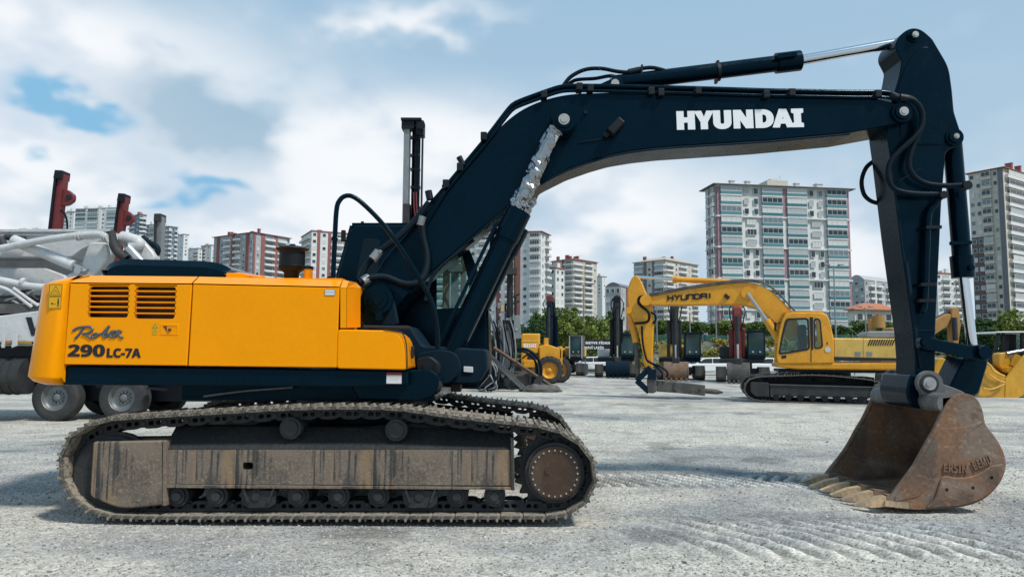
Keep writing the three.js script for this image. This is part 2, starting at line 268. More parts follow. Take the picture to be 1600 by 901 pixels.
{
  const xs = [], zs = [];
  const grow = (a, from, to, step, k) => { let v = from, s = step; while (Math.abs(v - from) < Math.abs(to - from)) { a.push(v); v += s; s *= k; } a.push(to); };
  const L = []; grow(L, -6.2, -900, -.05, 1.1); xs.push(...L.reverse()); xs.pop();
  for (let x = -6.2; x < 5.8; x += .027) xs.push(x);
  grow(xs, 5.8, 900, .05, 1.1);
  grow(zs, -12.2, -1400, -.04, 1.05); zs.reverse(); zs.pop();
  for (let z = -12.2; z < -4.2; z += .03) zs.push(z);
  grow(zs, -4.2, 300, .06, 1.25);
  const nx = xs.length, nz = zs.length, pos = new Float32Array(nx * nz * 3), col = new Float32Array(nx * nz * 3), uv = new Float32Array(nx * nz * 2), idx = [];
  for (let j = 0; j < nz; j++) for (let i = 0; i < nx; i++) {
    const k = j * nx + i, x = xs[i], z = zs[j]; pos.set([x, groundH(x, z), z], k * 3); uv.set([x, z], k * 2); col.set(groundTint(x, z), k * 3);
    if (i < nx - 1 && j < nz - 1) idx.push(k, k + nx, k + 1, k + 1, k + nx, k + nx + 1);
  }
  const g = new THREE.BufferGeometry(); g.setAttribute('position', new THREE.BufferAttribute(pos, 3)); g.setAttribute('uv', new THREE.BufferAttribute(uv, 2)); g.setAttribute('color', new THREE.BufferAttribute(col, 3));
  g.setIndex(idx); g.computeVertexNormals(); g.userData.done = true;
  struct('ground', g, M.ground);
  // loose stones on it
  const R = rng(5), sg = new THREE.IcosahedronGeometry(1, 0), N = 70000, inst = new THREE.InstancedMesh(sg, mat(lin(1, 1, 1), { roughness: .9 }), N), m4 = new THREE.Matrix4(), q = new THREE.Quaternion(), c = new THREE.Color();
  for (let i = 0; i < N; i++) {
    const d = 4.3 + 15 * Math.pow(R(), 1.5), x = (R() - .5) * 1.5 * d, s = (.003 + .0085 * Math.pow(R(), 3)) * (R() < .008 ? 2.2 : 1) * (pressed(x, -d) > 1.04 ? .4 : 1);
    q.setFromEuler(new THREE.Euler(R() * 6, R() * 6, R() * 6));
    m4.compose(V(x, groundH(x, -d) + s * .15, -d), q, V(s * (.8 + R() * .7), s * (.5 + R() * .4), s * (.8 + R() * .6))); inst.setMatrixAt(i, m4);
    const k = .16 + .36 * R(); inst.setColorAt(i, c.setRGB(k, k * 1.0, k * (.94 + .08 * R())));
  }
  inst.name = 'gravel'; inst.userData = { kind: 'stuff', label: 'loose grey stones scattered over the gravel yard', category: 'gravel' }; inst.castShadow = inst.receiveShadow = true; scene.add(inst);
}

// ---------- crawler excavator in front ----------
const DN = 6.754;
function crawlerTrack(path, z, width, pitch, parent, { shoeMat, linkMat, grouser = .026, links = true, shoeName = 'track_shoe' }) {
  const curve = new THREE.CatmullRomCurve3(path.map(([x, y]) => V(x, y, 0)), true, 'centripetal'), len = curve.getLength(), n = Math.round(len / pitch), p = len / n;
  curve.arcLengthDivisions = 600; curve.updateArcLengths();
  const prof = shapeOf([[-.52 * p, -.018], [-.5 * p, 0], [-.46 * p, 0], [-.43 * p, grouser], [-.35 * p, grouser], [-.32 * p, 0], [-.05 * p, 0], [-.02 * p, grouser * .8], [.04 * p, grouser * .8], [.07 * p, 0], [.30 * p, 0], [.33 * p, grouser * .8], [.39 * p, grouser * .8], [.42 * p, 0], [.47 * p, 0], [.49 * p, -.006], [.44 * p, -.026], [-.4 * p, -.026]]);
  const shoe = shared(new THREE.ExtrudeGeometry(prof, { depth: width, bevelEnabled: false }).translate(0, 0, -width));
  const lk = (zz) => exW([[-.56 * p, -.03], [-.56 * p, -.09, .04], [-.4 * p, -.13, .04], [.2 * p, -.13, .03], [.5 * p, -.1, .04], [.5 * p, -.03]], zz, .035, { r: .01, b: .005, holes: [[[-.25 * p, -.06], [-.02 * p, -.06], [-.02 * p, -.095], [-.25 * p, -.095]], [[.1 * p, -.06], [.3 * p, -.06], [.3 * p, -.095], [.1 * p, -.095]]].map((h) => ({ pts: h, r: .015 })) });
  const link = links && shared([lk(-width / 2 + .12), lk(-width / 2 - .085)]);
  const pins = [];
  const place = [];
  for (let i = 0; i < n; i++) {
    const a = curve.getPointAt(i / n), b = curve.getPointAt(((i + 1) / n) % 1), t = b.clone().sub(a).normalize(), c = a.clone().add(b).multiplyScalar(.5), nn = V(-t.y, t.x, 0);
    place.push([c, t, nn]); const q = a.clone().addScaledVector(nn, -.085);
    pins.push(rod(V(q.x, q.y, z - width / 2 + .13), V(q.x, q.y, z - width / 2 - .13), .024, .024, 8));
  }
  const track = part('crawler_track', pins, linkMat, parent), m = new THREE.Matrix4();
  for (const [c, t, nn] of place) {
    m.makeBasis(t, nn, V(0, 0, 1)).setPosition(c.x, c.y, z);
    for (const [nm, g, mt] of [[shoeName, shoe, shoeMat], ...(link ? [['track_link', link, linkMat]] : [])]) { const o = part(nm, g, mt, track); o.applyMatrix4(m); }
  }
  return track;
}
const EX = thing('crawler_excavator', 'large orange and dark navy crawler excavator filling the foreground, rusty bucket on the gravel', 'excavator');
{
  const path = XY([[106, 681], [125, 668], [154, 656], [233, 649], [351, 642], [440, 637], [520, 635], [621, 637], [700, 648], [780, 657], [862, 668], [893, 682], [915, 700], [929, 722], [934, 748], [926, 775], [906, 797], [876, 809.5], [820, 811], [600, 811], [400, 811], [215, 811], [162, 808], [122, 792], [97, 764], [90, 738], [92, 708]], DN);
  const tr = crawlerTrack(path, -DN, .6, .206, EX, { shoeMat: M.shoe, linkMat: M.darkSteel });
  const far = tr.clone(); far.position.z -= 2.6; EX.add(far);
  // track frame
  const d = DN + .07, wz = (px, py, dd) => P(px, py, dd);
  const top0 = P(255, 702, d), top1 = P(798, 702, d), bk = .24, up = .19;
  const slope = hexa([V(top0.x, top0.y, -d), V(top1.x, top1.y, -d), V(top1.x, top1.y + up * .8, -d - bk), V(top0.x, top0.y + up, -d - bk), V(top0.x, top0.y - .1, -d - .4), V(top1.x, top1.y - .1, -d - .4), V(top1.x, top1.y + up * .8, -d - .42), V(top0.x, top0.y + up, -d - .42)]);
  const fr = part('track_frame', [ex([[255, 701], [798, 701], [800, 760], [255, 758]], d, .42, { b: .012, holes: [{ pts: [[377, 720], [397, 720], [397, 735], [377, 735]], r: .035 }] }), ex([[253, 757], [802, 761], [802, 765], [253, 762]], d - .015, .45, { b: .003 })], M.steel, EX);
  part('sloped_plate', [slope, ex([[560, 668], [640, 660], [745, 672], [790, 685], [790, 702], [560, 700]], d + .28, .1, { b: .01 })], M.darkPlate, fr);
  part('idler_guard', ex([[144, 690, .03], [254, 688, .01], [255, 789, .01], [228, 792, .05], [186, 795, .1], [139, 776, .05]], d - .02, .46, { r: .03, b: .014 }), M.steel, fr, 'mud stained cover plate over the idler wheel');
  part('end_plate', [ex([[798, 684], [803, 684], [804, 766], [799, 766]], d - .02, .4, { b: .003 }), ex([[254, 688], [259, 690], [258, 790], [253, 790]], d - .03, .4, { b: .003 })], M.steel, fr);
  const idc = P(180, 741, d + .12); part('idler_wheel', [disc(idc, .355, .12, 40), disc(idc, .39, .05, 40), disc(idc.clone().add(V(0, 0, .05)), .16, .14, 24)], M.darkSteel, fr);
  for (const x of [281, 342, 404, 468, 531, 593, 657, 715, 773]) {
    const c = P(x, 773, d + .1); part('track_roller', [disc(c, .098, .1, 28), disc(c.clone().add(V(0, 0, .055)), .07, .03, 24), disc(c.clone().add(V(0, 0, .075)), .04, .03, 16), disc(c.clone().add(V(0, 0, -.2)), .09, .25, 24)], M.darkSteel, fr);
  }
  for (const x of [404, 657]) part('chain_guide', [ex([[x - 29, 766], [x + 28, 766], [x + 25, 788], [x + 16, 794], [x - 18, 794], [x - 27, 787]], d + .02, .05, { r: .02, b: .006 }), bar(P(x - 24, 762, d + .01), P(x - 16, 785, d + .01), .02, .03), bar(P(x + 24, 762, d + .01), P(x + 15, 785, d + .01), .02, .03)], M.darkSteel, fr);
  for (const [x, y] of [[456, 668], [620, 671]]) { const c = P(x, y, d + .1); part('carrier_roller', [disc(c, .1, .1, 28), disc(c.clone().add(V(0, 0, .055)), .07, .03, 24), disc(c.clone().add(V(0, 0, -.15)), .07, .3, 20), bar(c.clone().add(V(0, -.05, -.18)), c.clone().add(V(0, -.3, -.18)), .1, .1)], M.darkSteel, fr); }
  const sc = P(867, 739, d), teeth = [];
  for (let i = 0; i < 44; i++) { const a = i / 44 * Math.PI * 2, r = (i & 1) ? .315 : .385; teeth.push([Math.cos(a) * r + sc.x, Math.sin(a) * r + sc.y]); }
  part('sprocket', [exW(teeth, -d - .14, .08, { r: .02, b: .006 }), disc(sc.clone().add(V(0, 0, -.1)), .27, .14, 40)], M.darkSteel, fr);
  const drv = part('drive_cover', [disc(sc.clone().add(V(0, 0, -.1)), .238, .2, 48), disc(sc.clone().add(V(0, 0, .003)), .222, .012, 48), disc(sc.clone().add(V(-.06, .02, .012)), .03, .012, 12)], M.bronze, fr, 'round brown cover of the drive motor');
  for (let i = 0; i < 24; i++) { const a = i / 24 * Math.PI * 2; part('bolt', disc(sc.clone().add(V(Math.cos(a) * .205, Math.sin(a) * .205, .012)), .009, .016, 6), M.pin, drv); }
  const ff = fr.clone(); ff.position.z -= 2.6; EX.add(ff);
  // car body between the tracks, slew ring
  const cx = P(568, 600, 8.35).x;
  part('undercarriage_frame', [box(cx - .9, cx + .9, .5, .8, -9.6, -7.1), box(cx - 1.5, cx - .9, .45, .72, -9.5, -7.2), box(cx + .9, cx + 1.4, .45, .72, -9.5, -7.2)], M.navyDull, EX);
  part('slew_ring', [new THREE.CylinderGeometry(.72, .72, .3, 48).translate(cx, .95, -8.35), new THREE.CylinderGeometry(.78, .78, .08, 48).translate(cx, .84, -8.35)], M.black, EX);
}
{ // upper structure
  const d = 6.86, zN = -d, zF = -9.84;
  // counterweight
  const xf = P(102, 520, d).x, y0 = P(70, 602, d).y, y1 = P(70, 427.5, d).y, rows = [[y0, .10, 0], [y0 + .03, .035, 0], [y0 + .08, 0, 0], [mix(y0, y1, .5), 0, .045], [y1 - .1, 0, .085], [y1 - .06, .03, .11], [y1, .14, .13]], xr = -4.6, zm = (zN + zF) / 2, outl = (inset, dx) => {
    const a = [], r = .3, X = xr + inset + dx, n0 = zN - inset, n1 = zF + inset; a.push([xf + .04 * 0, n0]);
    for (let i = 0; i <= 8; i++) { const t = i / 8 * Math.PI / 2; a.push([X + r - Math.sin(t) * r, n0 - r + Math.cos(t) * r]); }
    for (let i = 1; i < 12; i++) { const t = i / 12; a.push([X - Math.sin(t * Math.PI) * .2, mix(n0 - r, n1 + r, t)]); }
    for (let i = 0; i <= 8; i++) { const t = Math.PI / 2 * (1 - i / 8); a.push([X + r - Math.sin(t) * r, n1 + r - Math.cos(t) * r]); }
    a.push([xf, n1]); return a;
  };
  const pos = [], rings = rows.map(([y, ins, dx]) => outl(ins, dx).map(([x, z]) => V(x, y, z)));
  const tri3 = (a, b, c) => pos.push(...a.toArray(), ...b.toArray(), ...c.toArray());
  for (let j = 0; j < rings.length - 1; j++) for (let i = 0; i < rings[0].length; i++) { const A = rings[j], B = rings[j + 1], k = (i + 1) % A.length; tri3(A[i], B[i], A[k]); tri3(A[k], B[i], B[k]); }
  for (const [ring, f] of [[rings[0], 1], [rings.at(-1), -1]]) { const c = V(xf - .5, ring[0].y, zm); for (let i = 0; i < ring.length; i++) { const k = (i + 1) % ring.length; f > 0 ? tri3(c, ring[i], ring[k]) : tri3(c, ring[k], ring[i]); } }
  let g = new THREE.BufferGeometry(); g.setAttribute('position', new THREE.BufferAttribute(new Float32Array(pos), 3)); g = mergeVertices(g, 1e-4); g.computeVertexNormals();
  const cw = part('counterweight', g, M.yellow, EX);
  const sticker = (name, px0, px1, py0, py1, dd, draw, parent, w = 128, h = 128) => {
    const c = document.createElement('canvas'); c.width = w; c.height = h; draw(c.getContext('2d'), w, h);
    const t = new THREE.CanvasTexture(c); t.colorSpace = THREE.SRGBColorSpace; t.magFilter = THREE.LinearFilter;
    const a = P(px0, py1, dd), b = P(px1, py0, dd), q = new THREE.PlaneGeometry(b.x - a.x, b.y - a.y).translate((a.x + b.x) / 2, (a.y + b.y) / 2, -dd); q.userData.done = true;
    return part(name, q, mat(lin(1, 1, 1), { map: t, roughness: .4 }), parent);
  };
  sticker('warning_sticker', 75, 97, 444, 462.5, d - .004, (c, w, h) => { c.fillStyle = '#d9a300'; c.fillRect(0, 0, w, h); c.strokeStyle = '#4a3800'; c.lineWidth = 5; c.strokeRect(5, 5, w - 10, h - 10); c.beginPath(); c.moveTo(w / 2, 20); c.lineTo(w - 18, h - 20); c.lineTo(18, h - 20); c.closePath(); c.stroke(); c.beginPath(); c.moveTo(w * .34, h * .76); c.lineTo(w * .5, h * .5); c.lineTo(w * .68, h * .76); c.stroke(); }, cw);
  sticker('warning_sticker', 74, 96, 463.5, 482, d - .004, (c, w, h) => { c.fillStyle = '#d9a300'; c.fillRect(0, 0, w, h); c.strokeStyle = '#4a3800'; c.lineWidth = 4; c.strokeRect(5, 5, w - 10, h - 10); c.fillStyle = '#2a2000'; c.beginPath(); c.arc(w * .74, h * .22, 9, 0, 7); c.fill(); c.fillRect(w * .68, h * .32, 16, 36); c.fillRect(w * .68, h * .55, 6, 40); c.fillRect(w * .76, h * .55, 6, 40); c.fillRect(w * .25, h * .58, 40, 6); c.fillRect(w * .22, h * .5, 14, 20); }, cw);
  // side doors: louvred rear door, plain middle door
  const cham = (x0, y0, x1, y1, X0, Y0, X1, Y1, t = .03) => hexa([P(X0, Y0, d), P(X1, Y1, d), P(x1, y1, d + .17), P(x0, y0, d + .17), P(X0, Y0, d + t), P(X1, Y1, d + t), P(x1, y1, d + .17 + t), P(x0, y0, d + .17 + t)]);
  const g1 = [[138.5, 446], [202, 446], [200, 497], [136, 496.5]], g2 = [[211, 446.5], [275.5, 447], [273, 499], [209, 498.5]];
  const door = part('engine_door', [ex([[109, 443], [299, 444.5], [291, 571], [99, 569]], d, .03, { b: .006, holes: [{ pts: g1, r: .035 }, { pts: g2, r: .035 }] }), cham(124.5, 430, 309, 432, 110, 441, 298.5, 442.5)], M.yellow, EX, 'louvred orange door with model lettering');
  part('grille_shade_back', [ex([[134, 443], [278, 444], [276, 502], [132, 501]], d + .13, .01, { b: 0 })], M.bronze, door);  // cavity shade put into the colour: brown instead of the orange door paint
  for (const q of [g1, g2]) for (let i = 0; i < 6; i++) {
    const t0 = (i + .02) / 6, t1 = (i + .98) / 6, L0 = [mix(q[0][0], q[3][0], t0) - .5, mix(q[0][1], q[3][1], t0)], R0 = [mix(q[1][0], q[2][0], t0) + .5, mix(q[1][1], q[2][1], t0)], L1 = [mix(q[0][0], q[3][0], t1) - .5, mix(q[0][1], q[3][1], t1)], R1 = [mix(q[1][0], q[2][0], t1) + .5, mix(q[1][1], q[2][1], t1)];
    // blade: lower lip flush with the door, leaning inward and up
    const y = (a, k) => [a[0], mix(a[1], a[1], k)];
    const lipL = P(...L1, d + .004), lipR = P(...R1, d + .004), upL = P(...L0, d), upR = P(...R0, d), h = lipL.y - upL.y, e = V(0, .012, 0), inn = V(0, -h * .62, -.075);
    const a = upL.clone(), b = upR.clone(), a2 = upL.clone().add(V(0, h * .12, -.09)), b2 = upR.clone().add(V(0, h * .12, -.09));
    part('louvre_slat', hexa([a, b, b.clone().add(e), a.clone().add(e), a2, b2, b2.clone().add(e), a2.clone().add(e)]), M.yellow, door);
  }
  const A = P(105, 557, d), B = P(164, 538, d); part('lettering', letters('290', A.x, A.y, B.x - A.x, B.y - A.y, zN + .005, .004, .03), M.ink, door);
  const A2 = P(166, 558.5, d), B2 = P(220, 544, d); part('lettering', letters('LC-7A', A2.x, A2.y, B2.x - A2.x, B2.y - A2.y, zN + .005, .004, .04), M.ink, door);
  { // script badge
    const z = crop(30, 400, 3.466), st = [
      [[288, 405], [310, 390], [345, 383], [385, 385], [395, 400], [375, 415], [345, 420]], [[345, 390], [325, 420], [300, 447]], [[340, 420], [365, 430], [388, 447]],
      [[405, 420], [392, 432], [400, 441], [418, 434], [422, 420], [405, 420]], [[422, 424], [445, 420], [470, 395], [488, 375], [476, 395], [452, 430], [462, 438], [480, 428], [478, 416], [460, 424]],
      [[478, 424], [500, 420], [512, 410], [500, 408], [488, 424], [498, 438], [518, 428], [530, 412], [540, 400]], [[510, 405], [530, 410], [545, 435], [560, 445]], [[552, 405], [535, 420], [515, 440]]];
    part('script_badge', st.map((s) => new THREE.TubeGeometry(new THREE.CatmullRomCurve3(z(s).map(([x, y]) => P(x, y, d - .003))), 24, .012, 6)), M.badge, door);
  }
  part('latch', [ex([[250, 505], [279, 506], [278, 523.5], [249.5, 523]], d - .004, .012, { r: .004, b: .002, holes: [{ pts: [[253, 508], [276, 509], [275, 521], [252, 520]], r: .002 }] }), ex([[252, 508], [277, 508.5], [276, 521.5], [252, 521]], d + .001, .006, { b: 0 })], M.yellow, door); part('latch_bolt', [disc(P(264.5, 515, d - .006), .014, .02, 12), ex([[254, 509], [260, 509], [260, 519]], d - .002, .006, { b: 0 })], M.bronze, door);
  sticker('warning_sticker', 237, 246, 505, 522, d - .004, (c, w, h) => { c.fillStyle = '#d4a200'; c.fillRect(0, 0, w, h); c.strokeStyle = '#5a4400'; c.lineWidth = 7; c.beginPath(); c.moveTo(w / 2, 8); c.lineTo(w - 12, h * .45); c.lineTo(12, h * .45); c.closePath(); c.stroke(); c.beginPath(); c.moveTo(20, h - 12); c.lineTo(w / 2, h * .6); c.lineTo(w - 20, h - 12); c.stroke(); }, door);
  const mid = part('side_door', [ex([[301, 444.5], [530, 449.5], [525.5, 574], [293.5, 571.3]], d, .03, { b: .006 }), cham(311, 432, 534.5, 437.5, 300.7, 442.5, 529.7, 447.7)], M.yellow, EX, 'plain orange middle door');
  sticker('name_plate', 507, 523, 452, 461.5, d - .005, (c, w, h) => { c.fillStyle = '#cfd3d4'; c.fillRect(0, 0, w, h); c.strokeStyle = '#555'; c.lineWidth = 4; c.strokeRect(2, 2, w - 4, h - 4); c.fillStyle = '#aab'; c.fillRect(10, 24, w - 20, 12); }, mid, 128, 64);
  // front corner panel and tool box
  const cq = (pts, dd) => pts.map(([x, y, e = 0]) => P(x, y, dd + e));
  part('corner_panel', [hexa([P(531.5, 512, d), P(541, 512, d), P(541, 449.8, d), P(531.5, 449.5, d), P(531.5, 512, d + .3), P(541, 512, d + .3), P(541, 449.8, d + .3), P(531.5, 449.5, d + .3)]), hexa([P(531.5, 449, d), P(541, 449.4, d), P(545.2, 438.8, d + .17), P(536, 438, d + .17), P(531.5, 449, d + .3), P(541, 449.4, d + .3), P(547, 444, d + .3), P(538, 444, d + .3)]), hexa([P(541.5, 512, d), P(563, 511, d + .5), P(563, 449, d + .5), P(541.5, 449.8, d), P(541, 512, d + .3), P(550, 511, d + .9), P(550, 448, d + .9), P(541, 449.8, d + .3)]), hexa([P(541.5, 449.2, d), P(563, 449, d + .5), P(557, 441.5, d + .62), P(545.6, 438.8, d + .17), P(541, 453, d + .3), P(550, 452, d + .9), P(548, 446, d + .9), P(541, 446, d + .3)])], M.yellow, EX);
  const tb = part('tool_box', [ex([[527, 514.5, .035], [629, 516.5, .16], [636, 577.5, .035], [525.5, 575.5, .035]], d - .005, .62, { r: .035, b: .01 })], M.yellow, EX, 'low orange tool box at the front');
  part('trim_strip', tube([[600, 515], [616, 516.2], [627, 519.5], [633, 530], [635.5, 548], [636, 575]].map(([x, y]) => P(x, y, d - .006)), .006, 30, 6), M.ink, tb);
  part('top_strip', [tube([P(568, 510, d + .12), P(640, 511.5, d + .14)], .014, 4, 8), ex([[642, 540], [647, 541], [646, 560], [641.5, 560]], d + .33, .02, { r: .01, b: .003 })], M.ink, tb);
  // skirt, deck, hood block
  const dk = part('deck_frame', [ex([[99, 571.5], [526, 577.5], [637, 580], [637, 601], [560, 604], [97, 601]], d + .035, .08, { b: .01 }), box(P(100, 590, d + .1).x, P(634, 590, d + .1).x, P(300, 600, d + .1).y, P(300, 576, d + .1).y, zF, -d - .1), ex([[633, 579], [672, 576, .04], [688, 590, .05], [680, 618, .05], [655, 626], [560, 624], [548, 604]], d + .2, .5, { r: .02, b: .012 }), box(P(330, 590, 8).x, P(690, 590, 8).x, P(300, 618, 8).y, P(300, 596, 8).y, -9.3, -7.3)], M.navy, EX);
  sticker('notice_sticker', 603.5, 627.5, 582, 599, d + .03, (c, w, h) => { c.fillStyle = '#d8d6d2'; c.fillRect(0, 0, w, h); c.fillStyle = '#8a2018'; c.fillRect(0, 0, w, h * .24); c.fillStyle = '#222'; c.font = 'bold 15px sans-serif'; c.fillText('DANGER', 40, 21); c.strokeStyle = '#444'; c.lineWidth = 3; c.beginPath(); c.moveTo(30, 90); c.bezierCurveTo(50, 60, 60, 100, 80, 76); c.lineTo(104, 84); c.stroke(); }, dk);
  part('cable', tube([[318, 619], [380, 611], [430, 607], [457, 605]].map(([x, y]) => P(x, y, 7.2)), .012, 30, 6), M.galv, dk);
  const hx0 = P(112, 435, d + .16).x, hx1 = P(535, 435, d + .2).x, hy = P(300, 432.5, d + .18).y;
  const hood = part('engine_hood', [box(hx0, hx1, y0 + .2, hy - .004, zF + .1, -d - .18)], M.yellow, EX);
  part('hood_bulge', ex([[153, 432, .02], [160, 412, .12], [185, 402.5, .12], [330, 407, .14], [358, 417, .12], [366, 436, .02]], 7.6, 1.3, { r: .1, b: .07 }), M.navy, hood);
  part('hood_bracket', [rbox(P(352, 435, 7.3).x, P(378, 435, 7.3).x, hy - .03, P(365, 426, 7.3).y, -7.5, -7.3, .01), rod(P(368, 430, 7.8), P(410, 436, 7.4), .035)], M.yellow, hood);
  part('hood_hatch', [ex([[355, 434], [362, 420, .05], [385, 426, .05], [400, 436]], 8.2, .6, { r: .03, b: .02 })], M.black, hood);
  const pc = P(455, 436, 7.5), s = 7.5 / F, pf = [[0, 0], [.075, 0], [.075, .06], [.09, .075], [.125, .1], [.13, .13], [.128, .26], [.128, .29], [.162, .3], [.165, .312], [.1, .335], [.03, .345], [0, .345]].map(([r, y]) => new THREE.Vector2(r, y));
  part('air_precleaner', [new THREE.LatheGeometry(pf, 36).translate(pc.x, pc.y, pc.z), new THREE.CylinderGeometry(.03, .03, .02, 12).translate(pc.x, pc.y + .35, pc.z), new THREE.TorusGeometry(.131, .006, 6, 36).rotateX(Math.PI / 2).translate(pc.x, pc.y + .13, pc.z)], M.black, hood);
  const ym = P(481, 440, 7.4); part('breather_pipe', [new THREE.CylinderGeometry(.044, .044, .13, 20).translate(ym.x, ym.y + .06, ym.z)], M.yellow, hood); part('breather_cap', new THREE.CylinderGeometry(.047, .05, .03, 20).translate(ym.x, ym.y + .14, ym.z), M.navyDull, hood);
  part('hood_handle', tube([[508, 441], [514, 433], [521, 436], [534, 438]].map(([x, y]) => P(x, y, 7.2)), .014, 16, 6), M.black, hood);
  // grab rail
  part('grab_rail', [tube([[520, 436, 7.15], [522.5, 380, 7.15], [525.5, 328, 7.15], [531, 312, 7.16], [541, 305.5, 7.18], [553, 308, 7.2], [570, 321, 7.22], [598, 350, 7.25], [632, 396, 7.28], [660, 444, 7.3], [676, 478, 7.32], [683, 515, 7.32], [684, 545, 7.32]].map((a) => P(...a)), .024, 90, 10)], M.navy, EX);
  part('rail_clip', [disc(P(522.5, 373, 7.12), .03, .03, 10)], M.navy, EX);
}
{ // boom, arm, bucket
  const d = 8.05;
  const boom = part('boom', [ex([[572, 462, .1], [574, 446], [600, 404], [640, 358], [802, 175, .3], [873, 146.5, .3], [960, 144], [1200, 148.5], [1359, 151], [1394, 159, .1], [1428, 170, .12], [1424, 190, .1], [1404, 193.5], [1329, 207], [1200, 219], [1116, 224.5], [1040, 229.5], [999, 234], [960, 240.5], [930, 249], [890, 263], [850, 283], [800, 317], [740, 368], [670, 429], [628, 470], [612, 492, .1], [590, 497, .1], [572, 485, .1]], d, .6, { r: .04, b: .012, curve: 8 })], M.navy, EX, 'long dark navy boom');
  part('bottom_flange', [tube([[640, 458], [670, 431], [740, 370], [800, 319], [850, 285], [890, 265], [930, 251], [960, 242.5], [999, 236], [1040, 231.5], [1116, 226.5], [1200, 221], [1329, 209]].map(([x, y]) => P(x, y, d + .01)), .012, 80, 6)], M.navyDull, boom);
  { const a = P(1058, 204, d), b = P(1256, 173.5, d), g = letters('HYUNDAI', 0, 0, b.x - a.x, P(1100, 174.5, d).y - P(1100, 204, d).y, 0, .004, .075); g.rotateZ(.029).translate(a.x, a.y + .005, -d + .005); part('lettering', g, M.letter, boom); }
  const boss = (x, y, dd, r1, r2, parent = boom) => { const c = P(x, y, dd); part('pivot_boss', [disc(c.clone().add(V(0, 0, -.06)), r1, .14, 36), disc(c.clone().add(V(0, 0, .012)), r1 * .72, .04, 32)], M.navy, parent); part('pin', [disc(c.clone().add(V(0, 0, .035)), r2, .03, 28), disc(c.clone().add(V(0, 0, .052)), r2 * .6, .008, 20)], M.pin, parent); };
  boss(881, 188, 7.77, .12, .06); part('cylinder_lug', disc(P(881, 188, 7.95), .15, .3, 32), M.navy, boom); boss(1410, 175.5, d - .02, .115, .05); 
  { const c = P(592, 469, d - .09); part('pivot_boss', [disc(c, .185, .16, 36), disc(c.clone().add(V(0, 0, .09)), .125, .04, 32), disc(c.clone().add(V(0, 0, .115)), .06, .03, 24)], M.navy, boom); }
  const clamp_ = (x, y, dd = d - .02, h = .12) => { const p = P(x, y, dd); return part('pipe_clamp', [rbox(p.x - .035, p.x + .035, p.y - h / 2, p.y + h / 2, p.z - .08, p.z + .06, .01)], M.black, boom); };
  part('work_lamp', [rbox(-.05, .05, -.1, .1, -.06, .06, .02).rotateZ(-.75).translate(P(962, 198, d - .08).x, P(962, 198, d - .08).y, -d + .08), bar(P(950, 211, d - .05), P(958, 203, d - .05), .03, .05), disc(P(947, 211, d - .06), .03, .05, 12)], M.black, boom);
  part('weld_tab', [disc(P(915, 176, d - .01), .022, .05, 10), rod(P(905, 222, d - .01), P(944, 217, d - .01), .006)], M.navyDull, boom);
  // steel pipes along the top
  const pl = (o, dd, r, x0) => part('hydraulic_pipe', tube([[x0, 352 + o], [700, 288 + o], [760, 216 + o], [798, 167 + o], [815, 157 + o], [868, 138 + o], [890, 134.5 + o], [960, 135 + o], [1100, 138.5 + o], [1200, 141.5 + o], [1330, 144 + o], [1385, 144.5 + o], [1408, 152 + o]].map(([x, y]) => P(x, y, dd)), r, 120, 8, .3), M.navy, boom);
  pl(0, d + .06, .03, 645); pl(4, d + .2, .03, 648); pl(7.5, d - .02, .018, 660);
  for (const [x, y] of [[905, 137], [922, 139], [1017, 144], [1032, 146], [1090, 143], [1196, 149], [1236, 146], [1370, 148], [850, 149], [756, 214], [719, 262], [697, 288]]) clamp_(x, y, d - .01, x < 800 ? .09 : .085);
  parts('cable_bracket', [disc(P(694, 292, d - .05), .025, .08, 10), rod(P(669, 298, d), P(672, 312, d), .04), rod(P(717, 245, d + .05), P(724, 258, d + .05), .035, .03, 10)], M.black, boom);
  // hoses round the boom foot and along the boom
  const H = (list, r, name = 'hydraulic_hose', mt = M.rubber, parent = boom) => part(name, hose(list, r, 60), mt, parent);
  H([[560, 441, 7.7], [578, 434, 7.75], [602, 433, 7.8], [630, 443, 7.82], [652, 441, 7.85], [664, 425, 7.9], [667, 400, 7.95], [661, 370, 7.98], [659, 345, 8]], .04);
  H([[562, 436, 7.85], [572, 415, 7.88], [590, 395, 7.9], [620, 372, 7.92], [650, 342, 7.98], [670, 316, 8]], .036);
  H([[664, 470, 7.9], [672, 440, 7.95], [690, 415, 8], [740, 375, 8.1]], .02, 'hydraulic_hose');
  parts('hose_fitting', [rod(P(566, 440, 7.72), P(576, 434, 7.76), .05, .05, 10), rod(P(582, 405, 7.86), P(592, 393, 7.88), .05, .05, 10), rod(P(656, 352, 7.98), P(660, 338, 7.98), .045, .045, 10), disc(P(594, 393, 7.85), .02, .05, 8)], M.galv, boom);
  H([[880, 134, 8.3], [893, 119, 8.3], [915, 108.5, 8.3], [940, 107, 8.3], [965, 111.5, 8.3], [985, 112.5, 8.3], [1001, 107.5, 8.3], [1018, 105.5, 8.3], [1035, 109, 8.3], [1058, 117, 8.3]], .024);
  H([[886, 134, 8.35], [900, 125, 8.35], [930, 122.5, 8.35], [955, 118.5, 8.35], [972, 124, 8.35]], .022);
  parts('hose_fitting', [rod(P(982, 112.5, 8.3), P(1000, 108.5, 8.3), .035, .035, 10), bar(P(1003, 102, 8.3), P(1002, 124, 8.3), .02, .06)], M.black, boom);
  // arm (stick) cylinder on top
  const ac = part('arm_cylinder', [rod(P(955, 131, 8.35), P(1240, 96, 8.35), .094, .094, 28), rod(P(1213, 99, 8.35), P(1250, 94.5, 8.35), .118, .118, 28), bar(P(1213, 90, 8.2), P(1243, 86, 8.2), .05, .1)], M.navy, EX);
